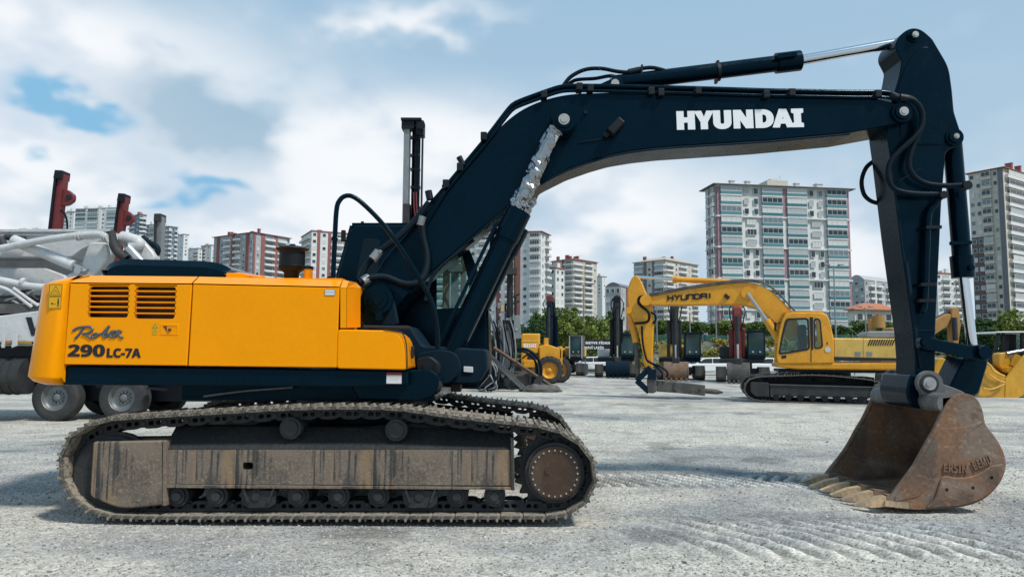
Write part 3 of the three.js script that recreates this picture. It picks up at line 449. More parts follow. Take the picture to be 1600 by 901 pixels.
  part('cylinder_band', [rod(P(1119, 112.5, 8.35), P(1124, 112, 8.35), .108, .108, 20), bar(P(1121, 96, 8.35), P(1121, 104, 8.35), .03, .08), bar(P(1119, 124, 8.3), P(1119, 130, 8.3), .03, .05)], M.black, ac);
  parts('cylinder_bracket', [ex([[926, 136], [962, 120, .05], [972, 124], [976, 137]], 8.15, .06, { r: .03, b: .006 }), ex([[926, 136], [962, 120, .05], [972, 124], [976, 137]], 8.5, .06, { r: .03, b: .006 })], M.navy, ac);
  part('pin', disc(P(961, 130.5, 8.12), .045, .05, 20), M.pin, ac);
  part('piston_rod', [rod(P(1245, 95, 8.35), P(1408, 66, 8.35), .058, .058, 28)], M.chrome, ac);
  // arm
  const e = 8.14;
  const arm = part('arm', [ex([[1399, 74, .05], [1404, 57, .1], [1422, 43, .12], [1440, 44, .1], [1458, 60], [1484, 104, .1], [1489, 140], [1492, 174], [1503, 208, .06], [1500, 226, .06], [1479, 236, .05], [1472, 320], [1463, 516], [1462, 585, .05], [1470, 608, .1], [1452, 628, .12], [1430, 615, .1], [1431, 560], [1428, 520], [1419, 455], [1407, 370], [1391, 240], [1386, 205], [1386, 190], [1395, 155], [1406, 120, .1], [1410, 95]], e, .42, { r: .03, b: .012 })], M.navy, EX, 'upright dark navy arm');
  part('cover_plate', [ex([[1402, 145], [1418, 96, .15], [1440, 71, .15], [1462, 76, .1], [1481, 115], [1486, 190], [1476, 225], [1410, 225]], e - .012, .014, { r: .05, b: .004 })], M.navy, arm);
  boss(1428, 56, e - .01, .07, .035, arm); boss(1492, 214, e - .02, .1, .03, arm);
  part('lower_sleeve', [ex([[1424, 585, .03], [1464, 585, .03], [1476, 604, .05], [1466, 632, .08], [1448, 640, .05], [1424, 636, .08], [1416, 612, .08]], e - .16, .6, { r: .04, b: .02 })], M.navy, arm);
  parts('wear_bar', [...[1404, 1411, 1418].map((x, i) => bar(P(x - 1, 405 + i * 2, e - .005 + (1 - i / 2) * .3), P(x + 27 - i * 3, 575, e - .005 + (1 - i / 2) * .3), .03, .03)), tube([P(1393, 250, e), P(1409, 372, e), P(1421, 455, e), P(1430, 520, e)], .008, 20, 6)], M.navyDull, arm);
  parts('weld_seam', [bar(P(1425, 516, e - .003), P(1462, 516, e - .003), .012, .012), bar(P(1402, 285, e - .003), P(1440, 262, e - .003), .01, .01)], M.navyDull, arm);
  part('hydraulic_pipe', [tube([[1472, 304], [1462, 320], [1452, 338], [1449, 400], [1446, 470], [1442, 488]].map(([x, y]) => P(x, y, e - .06)), .034, 40, 8)], M.navy, arm);
  parts('pipe_clamp', [[1456, 356], [1448, 445], [1446, 470]].map(([x, y]) => bar(P(x - 12, y, e - .06), P(x + 12, y - .5, e - .06), .035, .11)), M.black, arm);
  const HA = (l, r) => H(l, r, 'hydraulic_hose', M.rubber, arm);
  HA([[1398, 152, 8.02], [1412, 153, 8], [1430, 158, 8], [1441, 174, 8], [1441, 196, 8], [1430, 214, 8], [1405, 237, 8.02], [1391, 255, 8.03], [1388, 276, 8.03], [1396, 293, 8.03], [1412, 300, 8.03], [1440, 303, 8.04], [1472, 303, 8.06]], .03);
  HA([[1404, 150, 8.06], [1425, 154, 8.05], [1440, 172, 8.05], [1440, 200, 8.05], [1426, 232, 8.05], [1421, 258, 8.05], [1430, 276, 8.05], [1450, 287, 8.05], [1480, 290, 8.02], [1508, 289, 7.98]], .03);
  HA([[1368, 250, 8.6], [1354, 262, 8.6], [1347, 282, 8.6], [1350, 302, 8.6], [1360, 313, 8.6], [1374, 318, 8.6]], .026);
  parts('hose_fitting', [rod(P(1392, 147, 8.03), P(1402, 152, 8.03), .04, .04, 10), rod(P(1406, 152, 8), P(1418, 154, 8), .04, .04, 10), disc(P(1510, 290, 7.97), .05, .08, 12), disc(P(1473, 305, 8.05), .045, .08, 10)], M.black, arm);
  // bucket cylinder and links
  const bc = part('bucket_cylinder', [rod(P(1489, 225, 8.35), P(1504, 405, 8.35), .1, .1, 28), rod(P(1503.5, 400, 8.35), P(1506, 434, 8.35), .125, .12, 28), bar(P(1486, 380, 8.22), P(1517, 379, 8.22), .04, .05), disc(P(1518, 418, 8.2), .03, .05, 10)], M.navy, EX);
  part('piston_rod', rod(P(1506, 430, 8.35), P(1520, 545, 8.35), .056, .056, 28), M.chrome, bc);
  const lk = part('link_arm', [ex([[1434, 526, .08], [1452, 524, .06], [1466, 530], [1520, 540], [1540, 537, .08], [1553, 548, .08], [1544, 565, .08], [1525, 562], [1470, 550], [1450, 547, .06], [1436, 545, .08]], e - .1, .06, { r: .04, b: .01 }), ex([[1434, 526, .08], [1452, 524, .06], [1466, 530], [1520, 540], [1540, 537, .08], [1553, 548, .08], [1544, 565, .08], [1525, 562], [1470, 550], [1450, 547, .06], [1436, 545, .08]], e + .5, .06, { r: .04, b: .01 })], M.navy, EX);
  part('pin', [disc(P(1446, 535, e - .13), .075, .06, 24), disc(P(1446, 535, e - .17), .04, .03, 20), disc(P(1538, 550, e - .13), .07, .06, 24)], M.navy, lk);
  part('bucket_link', [ex([[1508, 558, .03], [1545, 556, .06], [1546, 568, .05], [1531, 618, .06], [1495, 620, .08], [1484, 606, .04]], e + .02, .36, { r: .04, b: .02 })], M.navy, EX);
  // bucket
  const n = 7.6, w = 1.46, prof = XY([[1489, 619, .06], [1508, 613, .12], [1527, 620, .12], [1537, 640, .1], [1540, 662], [1563, 691, .2], [1575.5, 722, .25], [1567, 752, .25], [1544, 778, .25], [1512, 792, .2], [1436, 796.5, .03], [1400, 794, .02], [1384, 786, .02], [1398, 768], [1427, 730], [1447, 694], [1461, 670], [1477, 634, .1]], n);
  const side = (z) => exW(prof, z, .045, { r: .04, b: .006 });
  const bk = part('bucket', [side(-n)], M.rust, EX, 'wide rusty digging bucket with six teeth');
  part('far_side_plate', side(-n - w), M.rust, bk); part('far_edge_strip', tube([[1388, 783], [1398, 769], [1427, 731], [1447, 695], [1461, 671], [1478, 634]].map(([x, y]) => { const q = P(x, y, n); return V(q.x - .01, q.y, -n - w - .02); }), .03, 30, 6), M.rust, bk);
  // curved back sheet between the side plates
  const back = new THREE.CatmullRomCurve3(XY([[1489, 622], [1510, 622], [1533, 650], [1557, 692], [1568, 722], [1560, 750], [1540, 772], [1510, 787], [1436, 791.5], [1398, 790]], n).map(([x, y]) => V(x, y, 0)), false, 'catmullrom', .5), bp = back.getPoints(40), sheet = [];
  for (let i = 0; i < 40; i++) { const a = bp[i], b = bp[i + 1], t = b.clone().sub(a).normalize(), nn = V(t.y, -t.x, 0).multiplyScalar(.03), z0 = -n - .04, z1 = -n - w + .005; sheet.push(hexa([V(a.x, a.y, z0), V(b.x, b.y, z0), V(b.x + nn.x, b.y + nn.y, z0), V(a.x + nn.x, a.y + nn.y, z0), V(a.x, a.y, z1), V(b.x, b.y, z1), V(b.x + nn.x, b.y + nn.y, z1), V(a.x + nn.x, a.y + nn.y, z1)])); }
  part('back_shell', sheet, M.rust, bk);
  parts('wear_plate', [ex([[1462, 780], [1474, 742, .05], [1500, 748, .3], [1530, 742, .2], [1549, 728, .05], [1569, 724, .03], [1572, 735, .1], [1560, 757, .2], [1540, 778, .2], [1508, 790, .1], [1448, 794, .03]], n - .024, .026, { r: .05, b: .008, holes: [[1480, 765], [1521, 762], [1550, 746]].map(([x, y]) => ({ pts: [[x - 4, y - 4], [x + 4, y - 4], [x + 4, y + 4], [x - 4, y + 4]], r: .025 })) }), ex([[1470, 668], [1510, 668, .3], [1541, 655], [1539, 660], [1512, 676, .3], [1476, 730, .2], [1455, 750, .1], [1440, 775], [1398, 784], [1400, 775], [1436, 728]], n - .008, .012, { r: .06, b: .004 })], M.rust, bk);
  { const a = P(1474, 737, n), g = letters('ERSIN', 0, 0, .24, .085, 0, .02, .01), g2 = letters('BEMU', 0, 0, .19, .085, 0, .02, .01); g.rotateZ(-.06).translate(a.x, a.y, -n + .018); const b = P(1523, 734, n); g2.rotateZ(.36).translate(b.x, b.y, -n + .018); parts('welded_lettering', [g, g2], M.rust, bk); }
  const lz = -n - w / 2 - .005; // ears on the bucket top
  const ear = (z) => exW(XY([[1433, 592, .1], [1448, 578, .16], [1466, 582, .12], [1474, 600, .05], [1488, 604, .06], [1512, 614], [1512, 636], [1448, 640, .1], [1438, 615, .1]], n + .35), z, .05, { r: .05, b: .008 });
  parts('ear_plate', [ear(-n - .36), ear(-n - w + .36)], M.worn, bk);
  part('top_tube', [rod(V(P(1482, 630, n).x, P(1482, 630, n).y, -n - .02), V(P(1482, 630, n).x, P(1482, 630, n).y, -n - w + .02), .1, .1, 24), hexa([P(1474, 640, n + .02), P(1505, 625, n + .02), P(1505, 618, n + .02), P(1474, 622, n + .02)].concat([P(1474, 640, n + .02), P(1505, 625, n + .02), P(1505, 618, n + .02), P(1474, 622, n + .02)].map((v) => V(v.x, v.y, -n - w))))], M.worn, bk);
  part('pin_boss', [disc(P(1452, 599, n + .29), .135, .06, 32)], M.worn, bk); part('pin_ring', disc(P(1452, 599, n + .265), .1, .03, 28), M.darkSteel, bk); part('bucket_pin', [disc(P(1452, 599, n + .25), .068, .05, 24), disc(P(1452, 599, n + .222), .03, .02, 16)], M.pin, bk);
  // lip and teeth
  const lipa = P(1384, 787, n), lipb = P(1420, 793, n);
  part('cutting_edge', hexa([V(lipa.x - .01, lipa.y - .02, -n + .01), V(lipb.x, lipb.y - .01, -n + .01), V(lipb.x, lipb.y + .05, -n + .01), V(lipa.x, lipa.y + .035, -n + .01), V(lipa.x - .01, lipa.y - .02, -n - w - .01), V(lipb.x, lipb.y - .01, -n - w - .01), V(lipb.x, lipb.y + .05, -n - w - .01), V(lipa.x, lipa.y + .035, -n - w - .01)]), M.tooth, bk);
  for (let i = 0; i < 6; i++) {
    const z = -n - .055 - (w - .11) * i / 5, x = lipa.x, y = lipa.y + .005, hw = .044;
    const wedge = (x0, yb0, yt0, w0, x1, yb1, yt1, w1) => hexa([V(x0, yb0, z + w0), V(x0, yb0, z - w0), V(x0, yt0, z - w0), V(x0, yt0, z + w0), V(x1, yb1, z + w1), V(x1, yb1, z - w1), V(x1, yt1, z - w1), V(x1, yt1, z + w1)]);
    const th = part('tooth', [wedge(x + .02, y - .035, y + .07, hw, x - .12, y - .045, y + .045, hw * .95), wedge(x - .12, y - .045, y + .045, hw * .95, x - .30, y - .035, y - .022, hw * .75)], M.tooth, bk);
    part('tooth_adapter', [wedge(x + .26, y + .03, y + .05, hw * .5, x + .14, y + .01, y + .075, hw * .8), wedge(x + .14, y - .03, y + .075, hw * .8, x + .024, y - .045, y + .085, hw * 1.1)], M.rust, bk);
  }
}
{ // boom cylinders and cab
  const cyl = (dd) => {
    const p = (x, y) => { const q = P(x, y, 7.88); q.z = -dd; return q; };
    const top = p(803, 348), bot = p(700, 560);
    const c = part('boom_cylinder', [rod(bot, top, .118, .118, 30), rod(p(812, 330), p(790, 374), .132, .135, 30), disc(p(697, 566), .15, .16, 28), bar(p(776, 352).add(V(0, 0, .1)), p(686, 540).add(V(0, 0, .1)), .035, .04)], M.navy, EX);
    // foil wrapped piston rod
    const path = new THREE.CatmullRomCurve3([p(874, 197), p(862, 214), p(846, 245), p(834, 276), p(818, 304), p(806, 326), p(800, 344)]), R = rng(11 + Math.round(dd)), N = 54, S = 15, fr = path.computeFrenetFrames(N), pos = [], pts = path.getPoints(N);
    for (let i = 0; i <= N; i++) for (let k = 0; k < S; k++) {
      const a = k / S * Math.PI * 2, t = i / N, r = .083 + .036 * (fbm(t * 26, Math.cos(a) * 2.5, Math.sin(a) * 2.5, 3) - .5) * 2 + .01 * Math.sin(t * 60 + 3 * Math.cos(a)) * sstep(.35, .5, t) + (t > .45 && t < .75 ? .012 * (fbm(t * 9, a, 2, 3) - .3) : 0), v = pts[i].clone().addScaledVector(fr.normals[i], Math.cos(a) * r).addScaledVector(fr.binormals[i], Math.sin(a) * r);
      pos.push(v);
    }
    const f = []; for (let i = 0; i < N; i++) for (let k = 0; k < S; k++) { const a = pos[i * S + k], b = pos[i * S + (k + 1) % S], cc = pos[(i + 1) * S + k], e = pos[(i + 1) * S + (k + 1) % S]; f.push(...a.toArray(), ...cc.toArray(), ...b.toArray(), ...b.toArray(), ...cc.toArray(), ...e.toArray()); }
    const g = new THREE.BufferGeometry(); g.setAttribute('position', new THREE.BufferAttribute(new Float32Array(f), 3)); g.computeVertexNormals();
    part('foil_wrap', g, M.foil, c, 'crumpled silver foil wrapped round the piston rod');
    part('foil_tie', [rod(p(822, 268), p(838, 274), .012), rod(p(838, 274), p(846, 262), .01)], M.foil, c);
    part('piston_rod', rod(p(881, 186), p(800, 346), .05), M.chrome, c);
    part('hydraulic_pipe', tube([p(783, 345), p(775, 350), p(768, 372), p(765, 395), p(752, 420)].map((v) => v.add(V(0, 0, -.13))), .02, 24, 6), M.rubber, c);
    return c;
  };
  cyl(7.86); cyl(8.86);
  part('boom_mount', [ex([[566, 508], [574, 452, .08], [592, 444, .12], [612, 456, .1], [622, 508]], 7.8, .12, { r: .05, b: .01 }), ex([[566, 508], [574, 452, .08], [592, 444, .12], [612, 456, .1], [622, 508]], 8.7, .12, { r: .05, b: .01 }), ex([[560, 508], [640, 508], [660, 540], [760, 545], [762, 575], [745, 600], [600, 602], [560, 590]], 7.75, .95, { r: .04, b: .02 }), ex([[650, 552], [690, 545, .1], [715, 552, .1], [722, 580, .08], [700, 600], [652, 600]], 7.62, .12, { r: .05, b: .01 })], M.navyDull, EX); { const c = P(592, 468, 7.74); part('boom_foot_boss', [disc(c, .15, .08, 36), disc(c.clone().add(V(0, 0, .05)), .1, .04, 32), disc(c.clone().add(V(0, 0, .075)), .05, .03, 24), bar(P(592, 478, 7.7), P(592, 500, 7.7), .07, .03)], M.navy, EX); }
  part('step_lamp', ex([[724, 572], [739, 573], [739, 582], [724, 581]], 7.73, .03, { r: .01, b: .004 }), M.lens, EX);
  part('step', [ex([[650, 560], [672, 556, .04], [686, 568, .04], [684, 585], [652, 586]], 7.2, .25, { r: .03, b: .01 }), disc(P(669, 571, 7.18), .05, .03, 16)], M.black, EX);
  part('swivel_fitting', [rbox(P(704, 600, 8.2).x, P(720, 600, 8.2).x, P(700, 612, 8.2).y, P(700, 596, 8.2).y, -8.4, -8.2, .01), rbox(P(709, 600, 8.2).x, P(716, 600, 8.2).x, P(700, 612, 8.2).y, P(700, 590, 8.2).y, -8.6, -8.42, .01)], M.bronze, EX);
  // cab on the far side
  const a = 8.78, out = [[527, 604, .04], [527, 431, .04], [549, 352, .09], [703, 352, .12], [727, 374, .1], [742, 410, .1], [759, 484, .1], [761, 585, .1], [745, 604, .06]], hole = [[680, 408, .03], [700, 385, .05], [722, 392, .05], [734, 440, .04], [737, 481, .03], [680, 484, .03]], rear = [[568, 372, .05], [594, 374, .05], [590, 430, .04], [556, 430, .04]];
  const cab = part('cab', [ex(out, a, .06, { r: .05, b: .012, holes: [{ pts: hole, r: .04 }] }), exW(XY(out, a), -9.76, .06, { r: .05, b: .012, holes: [{ pts: XY([[610, 370], [705, 368], [728, 400], [742, 470], [742, 500], [610, 500]], a), r: .04 }] })], M.navy, EX, 'dark operator cab behind the boom');
  const o = XY(out, a), strip = (i, t = .05) => { const p = o[i], q = o[(i + 1) % o.length]; return bar(V(p[0], p[1], -9.29), V(q[0], q[1], -9.29), t, .98); };
  part('cab_shell', [strip(1), strip(2, .07), strip(0), strip(6, .06), strip(7), box(o[0][0], o[8][0], o[0][1], o[0][1] + .06, -9.76, -8.84)], M.navy, cab);
  part('window_glass', ex(hole, a + .025, .006, { b: 0 }), M.glass, cab);
  part('rear_panel', ex(rear, a - .006, .01, { r: .04, b: .003 }), M.navyDull, cab);
  part('seat', [rbox(P(640, 450, 9.2).x, P(670, 450, 9.2).x, P(700, 500, 9.2).y, P(700, 420, 9.2).y, -9.5, -9.05, .04), rbox(P(640, 450, 9.2).x, P(700, 450, 9.2).x, P(700, 520, 9.2).y, P(700, 500, 9.2).y, -9.5, -9.05, .03)], M.black, cab);
  part('mirror', [rod(P(540, 372, 8.85), P(534, 366, 8.85), .012), rbox(P(530, 450, 8.8).x, P(537, 450, 8.8).x, P(700, 378, 8.8).y, P(700, 360, 8.8).y, -8.84, -8.8, .01)], M.black, cab);
  part('antenna', [rod(P(566, 352, 9), P(566, 346, 9), .02)], M.black, cab);
}
rebase(EX, V(P(568, 590, 8.35).x, 0, -8.35));

// ---------- rising ground behind the yard ----------
const PLAT = 3.1;
const bankH = (x, z) => { const d = -z, k = sstep(71, 88, d + 3 * (fbm(x * .05, 3, 1, 2) - .5)); return -.06 + k * (PLAT + .06) + k * (1 - sstep(88, 100, d)) * (fbm(x * .4, z * .4, 17, 4) - .5) * 1.1; };
{
  const xs = [], zs = []; for (let x = -420; x <= 420; x += (Math.abs(x) < 70 ? 1 : 10)) xs.push(x);
  for (let z = -66; z > -100; z -= .8) zs.push(z); for (let z = -100; z > -1300; z -= 30) zs.push(z);
  const pos = [], col = [], idx = [], nx = xs.length;
  zs.forEach((z, j) => xs.forEach((x, i) => { pos.push(x, bankH(x, z), z); const a = fbm(x * .15, z * .3, 23, 4), k = sstep(.4, .6, a), q = sstep(.5, .66, fbm(x * .5, z * .7, 29, 3)); const c = [mix(.10, .20, k), mix(.14, .185, k), mix(.05, .12, k)].map((v, n) => mix(v, [.26, .25, .22][n], q * .6)); col.push(...c); if (i < nx - 1 && j < zs.length - 1) { const m = j * nx + i; idx.push(m, m + 1, m + nx, m + 1, m + nx + 1, m + nx); } }));
  const g = new THREE.BufferGeometry(); g.setAttribute('position', new THREE.Float32BufferAttribute(pos, 3)); g.setAttribute('color', new THREE.Float32BufferAttribute(col, 3)); g.setIndex(idx); g.computeVertexNormals();
  const uv = new Float32Array(pos.length / 3 * 2); for (let i = 0; i < uv.length / 2; i++) { uv[i * 2] = pos[i * 3]; uv[i * 2 + 1] = pos[i * 3 + 2]; } g.setAttribute('uv', new THREE.BufferAttribute(uv, 2)); g.userData.done = true;
  struct('bank', g, mat(lin(1, 1, 1), { vertexColors: true, roughness: .95, map: dusty, bumpMap: lump, bumpScale: .05 }));
}

// ---------- buildings ----------
const plaster = tex(512, (u, v) => { const a = fbm(u * 5, v * 5, 141, 4, 5), s = fbm(u * 40, v * 3, 145, 3), b = fbm(u * 60, v * 60, 149, 2, 60); return [clamp(.9 + .16 * (a - .5) + .1 * (b - .5) - (s > .62 ? .07 : 0))]; }, .11);
const wallM = {}, W_ = (r, g, b) => wallM[[r, g, b]] ??= mat(lin(r, g, b), { roughness: .9, map: plaster });
const C = { white: W_(.80, .80, .79), cream: W_(.66, .61, .53), grey: W_(.46, .47, .48), red: W_(.33, .125, .12), pink: W_(.42, .26, .30), brown: W_(.15, .12, .12), roof: W_(.36, .15, .10), dark: W_(.12, .13, .15), slate: W_(.2, .2, .22), orange: W_(.48, .2, .12), blue: W_(.2, .27, .33), beige: W_(.5, .42, .34) };
const panes = [mat(lin(.02, .035, .045), { roughness: .08, ior: 1.6 }), mat(lin(.03, .075, .085), { roughness: .1, ior: 1.6 }), mat(lin(.42, .45, .46), { roughness: .35 }), mat(lin(.16, .22, .25), { roughness: .2 }), mat(lin(.05, .06, .07), { roughness: .12 }), mat(lin(.62, .63, .62), { roughness: .5 })];
const railG = [mat(lin(.05, .17, .19), { roughness: .1, ior: 1.55 }), mat(lin(.10, .24, .26), { roughness: .12, ior: 1.55 })];
const gcache = {}, GB = (w, h, t) => gcache[[w.toFixed(2), h.toFixed(2), t.toFixed(2)]] ??= shared(new THREE.BoxGeometry(w, h, t));
const FB = (w, h) => gcache['f' + [w.toFixed(2), h.toFixed(2)]] ??= shared([box(-w / 2, w / 2, h / 2 - .09, h / 2, -.07, .07), box(-w / 2, w / 2, -h / 2, -h / 2 + .09, -.07, .07), box(-w / 2, -w / 2 + .09, -h / 2 + .09, h / 2 - .09, -.07, .07), box(w / 2 - .09, w / 2, -h / 2 + .09, h / 2 - .09, -.07, .07), ...(w > 1.6 ? [1, 2, 3].slice(0, Math.round(w / 1.1) - 1).map((i, _, a) => { const x = -w / 2 + w * i / (a.length + 1); return box(x - .035, x + .035, -h / 2 + .09, h / 2 - .09, -.06, .06); }) : [])]);
const CORR = (px, py, d) => P(px, py, d);
/* o: xl, xc, xr photo columns of the left edge, near corner and right edge; yt eave row at the corner; d distance; a turn; F1/F2 columns of the left and right face; fl storeys */
function building(name, label, o) {
  const b = thing(name, label, 'building', o.group), R = rng(o.seed ?? Math.round(o.xc)), a = o.a * Math.PI / 180, yb = o.base ?? PLAT - .3;
  const kx = (px) => { const q = P(px, o.ym ?? 470, 1); return q.x; };
  const c = V(kx(o.xc) * o.d, yb, -o.d), k1 = kx(o.xl), k2 = kx(o.xr);
  const L1 = clamp((c.x - k1 * o.d) / (Math.cos(a) + k1 * Math.sin(a)), 2, 60), L2 = clamp((k2 * o.d - c.x) / (Math.sin(a) - k2 * Math.cos(a)), 2, 60);
  const H = P(o.xc, o.yt, o.d).y - yb, fl = o.fl, fh = o.fh ?? 3, y0 = H - fl * fh;
  b.position.copy(c); b.rotation.y = -a;
  part('wall', box(-L1, 0, 0, H, -L2, 0), o.wall ?? C.white, b);
  const eave = o.eave ?? .8, rm = o.roofM ?? C.roof;
  if (o.roof === 'hip' || !o.roof) {
    const h = o.rh ?? 1.6, e = eave, A = [V(-L1 - e, H, e), V(e, H, e), V(e, H, -L2 - e), V(-L1 - e, H, -L2 - e)], B = [V(-L1 * .72, H + h, -L2 * .28), V(-L1 * .28, H + h, -L2 * .28), V(-L1 * .28, H + h, -L2 * .72), V(-L1 * .72, H + h, -L2 * .72)];
    const rf = part('roof', [box(-L1 - e, e, H + .02, H + .25, -L2 - e, e), hexa([...A.map((v) => V(v.x, v.y + .25, v.z)), ...B].map((v, i, l) => l[i]))], rm, b);
    for (let i = 0; i < (o.chim ?? 4); i++) { const x = -L1 * (.12 + .76 * R()), z = -L2 * (.15 + .4 * R()), w = .5 + .6 * R(), hh = 1.2 + 1.1 * R(); part('chimney', [box(x - w, x + w, H + .2, H + h * .7 + hh, z - .5, z + .5), box(x - w - .12, x + w + .12, H + h * .7 + hh + .01, H + h * .7 + hh + .2, z - .6, z + .6)], o.chimM ?? C.red, rf); }
  } else if (o.roof === 'flat') { const rf = part('roof', [box(-L1 - .3, .3, H + .02, H + .5, -L2 - .3, .3)], rm, b); for (let i = 0; i < (o.chim ?? 2); i++) { const x = -L1 * (.2 + .6 * R()), z = -L2 * (.2 + .4 * R()), w = .6 + R(); part('roof_box', box(x - w, x + w, H + .5, H + 1.6 + R() * 1.2, z - 1, z + 1), o.chimM ?? C.white, rf); } }
  else if (o.roof === 'barrel') { const s = [], n = 14; for (let i = 0; i <= n; i++) s.push([-L1 * (1 - i / n) * 1.02 + .01 * L1, H + .02 + Math.sin(i / n * Math.PI) * (o.rh ?? 2)]); const ss = shapeOf([...s, [.2, H + .02]]); part('roof', new THREE.ExtrudeGeometry(ss, { depth: L2, bevelEnabled: false }).translate(0, 0, -L2), rm, b); }
  // faces
  const face = (cols, L, put) => {
    if (!cols) return; const W = cols.reduce((s, q) => s + q[1], 0); let x = -L;
    for (const [t, wt, m1, m2] of cols) {
      const w = L * wt / W, cx = x + w / 2; x += w;
      if (t === 'p') {
        const grp = o.grp ?? fl; for (let f = 0; f < fl; f += grp) { const n = Math.min(grp, fl - f), mm = m2 && ((f / grp) & 1) ? m2 : (m1 ?? C.red); put('pilaster', GB(w, n * fh - (o.grp ? .5 : 0), .3), mm, cx, H - (f + n / 2) * fh - (o.grp ? .25 : 0), .15); }
        continue;
      }
      for (let f = 0; f < fl; f++) {
        const y = H - (f + 1) * fh, alt = o.grp && (Math.floor(f / o.grp) & 1), pm = () => panes[[0, 0, 1, 2, 3, 4, 2, 5, 5, 0][Math.floor(R() * 10)]];
        const win = (xx, ww, hh, yy, zz = .04) => { const wn = put('window', FB(ww, hh), o.frame ?? C.white, xx, yy, zz); const q = part('pane', GB(ww - .1, hh - .1, .04), pm(), wn); q.position.z = -.01; };
        if (t === 'w') win(cx, Math.min(w * .66, 1.5), 1.45, y + 1.6);
        else if (t === 'W') { if (alt && m1) { win(cx, w * .5, 1.7, y + 1.5, .3); } else for (const s of [-1, 1]) win(cx + s * w * .24, Math.min(w * .34, 1.35), 1.75, y + 1.5, m1 ? .3 : .04); }
        else if (t === 'b') { win(cx, w * .94, 1.45, y + 1.95, .75); put('balcony_rail', GB(w * .94, .85, .1), (f + Math.floor(cx)) % 3 ? railG[R() < .6 ? 0 : 1] : railG[1], cx, y + .8, .8); put('balcony_slab', GB(w * .97, .34, .9), m1 ?? C.white, cx, y + .17, .42); put('balcony_slab', GB(w * .97, .06, .86), m1 ?? C.white, cx, y + 2.72, .42); }
        else if (t === 'o') { win(cx, w * .7, 1.9, y + 1.3); put('balcony_slab', GB(w * .96, .18, 1.2), m1 ?? C.white, cx, y + .1, .6); put('balcony_parapet', GB(w * .96, .85, .1), m1 ?? C.white, cx, y + .6, 1.15); }
        else if (t === 'c') { win(cx, w * .82, 1.5, y + 1.8, .95); put('balcony_parapet', GB(w * .9, .95, 1.05), m1 ?? C.white, cx, y + .45, .52); }
      }
    }
  };
  const putter = (turn) => (nm, g, m, x, y, z) => { const p = part(nm, g, m, b); if (turn) { p.rotation.y = Math.PI / 2; p.position.set(z, y, -(x + L2) + 0); p.position.z = -(-x) ; p.position.set(z, y, x); } else p.position.set(x, y, z); return p; };
  face(o.F1, L1, putter(false));
  if (o.F2) { const put = (nm, g, m, x, y, z) => { const p = part(nm, g, m, b); p.rotation.y = Math.PI / 2; p.position.set(z, y, -L2 - x); return p; }; face(o.F2, L2, put); }   // columns run from the near corner backwards
  if (o.bands) for (let f = 0; f <= fl; f += o.grp) { part('cornice', [GB(L1 + .5, .45, .35).clone().translate(-L1 / 2, H - f * fh - .02, .2)], C.white, b); const q = part('cornice', GB(L2 + .5, .45, .62), C.white, b); q.rotation.y = Math.PI / 2; q.position.set(.3, H - f * fh - .02, -L2 / 2); }
  return [b, L1, L2, H];
}
const far1 = [['b', 3], ['p', .5, C.white], ['b', 3], ['p', .8, C.white], ['w', 1.2], ['p', .5, C.white], ['b', 3]];
const tw = (xl, xc, xr, yt, d, a, o = {}) => ({ xl, xc, xr, yt, d, a, fl: 8, ym: 380, base: 2, roof: 'flat', roofM: C.slate, ...o });
building('apartment_tower', 'wide white apartment tower on the skyline between the two red drill masts', tw(115, 181, 185, 325, 520, 10, { F1: far1, fl: 10, chim: 3 }));
building('apartment_tower', 'narrow white tower at far left, half hidden by the taller red mast', tw(95, 112, 116, 331, 560, 20, { F1: [['o', 1], ['w', 1]], fl: 9 }));
building('apartment_tower', 'grey blue tower with reddish top right of the shorter red mast', tw(200, 215, 226, 335, 500, 40, { F1: [['o', 2], ['w', 1]], F2: [['o', 1], ['o', 1]], wall: C.blue, fl: 9, chimM: C.orange }));
building('apartment_tower', 'low white tower left of the dark grey mast', tw(226, 240, 244, 351, 540, 20, { F1: [['b', 1], ['b', 1]], fl: 7 }));
building('apartment_tower', 'dark blue and white tower right of the dark grey mast', tw(251, 262, 276, 354, 480, 45, { F1: [['w', 1], ['o', 1]], F2: [['o', 1], ['w', 1], ['o', 1]], wall: C.blue, fl: 8 }));
building('apartment_tower', 'slim white tower with a flat top left of the red and grey block', tw(274, 286, 294, 366, 600, 40, { F1: [['w', 1], ['w', 1]], F2: [['w', 1]], fl: 6 }));
building('apartment_block', 'small distant white block with stepped top left of the red and grey block', tw(293, 310, 316, 388, 620, 30, { F1: [['w', 1], ['o', 1]], F2: [['w', 1]], fl: 5 }));
building('apartment_block', 'small distant block with reddish roof beside the red and grey block', tw(314, 330, 336, 383, 620, 30, { F1: [['o', 1], ['w', 1]], F2: [['w', 1]], fl: 5, roofM: C.red }));
building('apartment_block', 'light grey apartment block with red brick strips above the orange hood', { xl: 333, xc: 395, xr: 452, yt: 363, d: 345, a: 33, ym: 395, base: 2, fl: 8, chim: 7, roofM: C.red, wall: C.grey, F1: [['-', .6], ['p', .45, C.red], ['w', .9], ['o', 1.2], ['p', .45, C.red], ['o', 1.2], ['w', .8], ['p', .45, C.red], ['w', .7]], F2: [['p', .3, C.red], ['w', 1], ['p', .6, C.red], ['o', 1.7], ['p', .5, C.red], ['o', 1.6], ['w', .7]] });
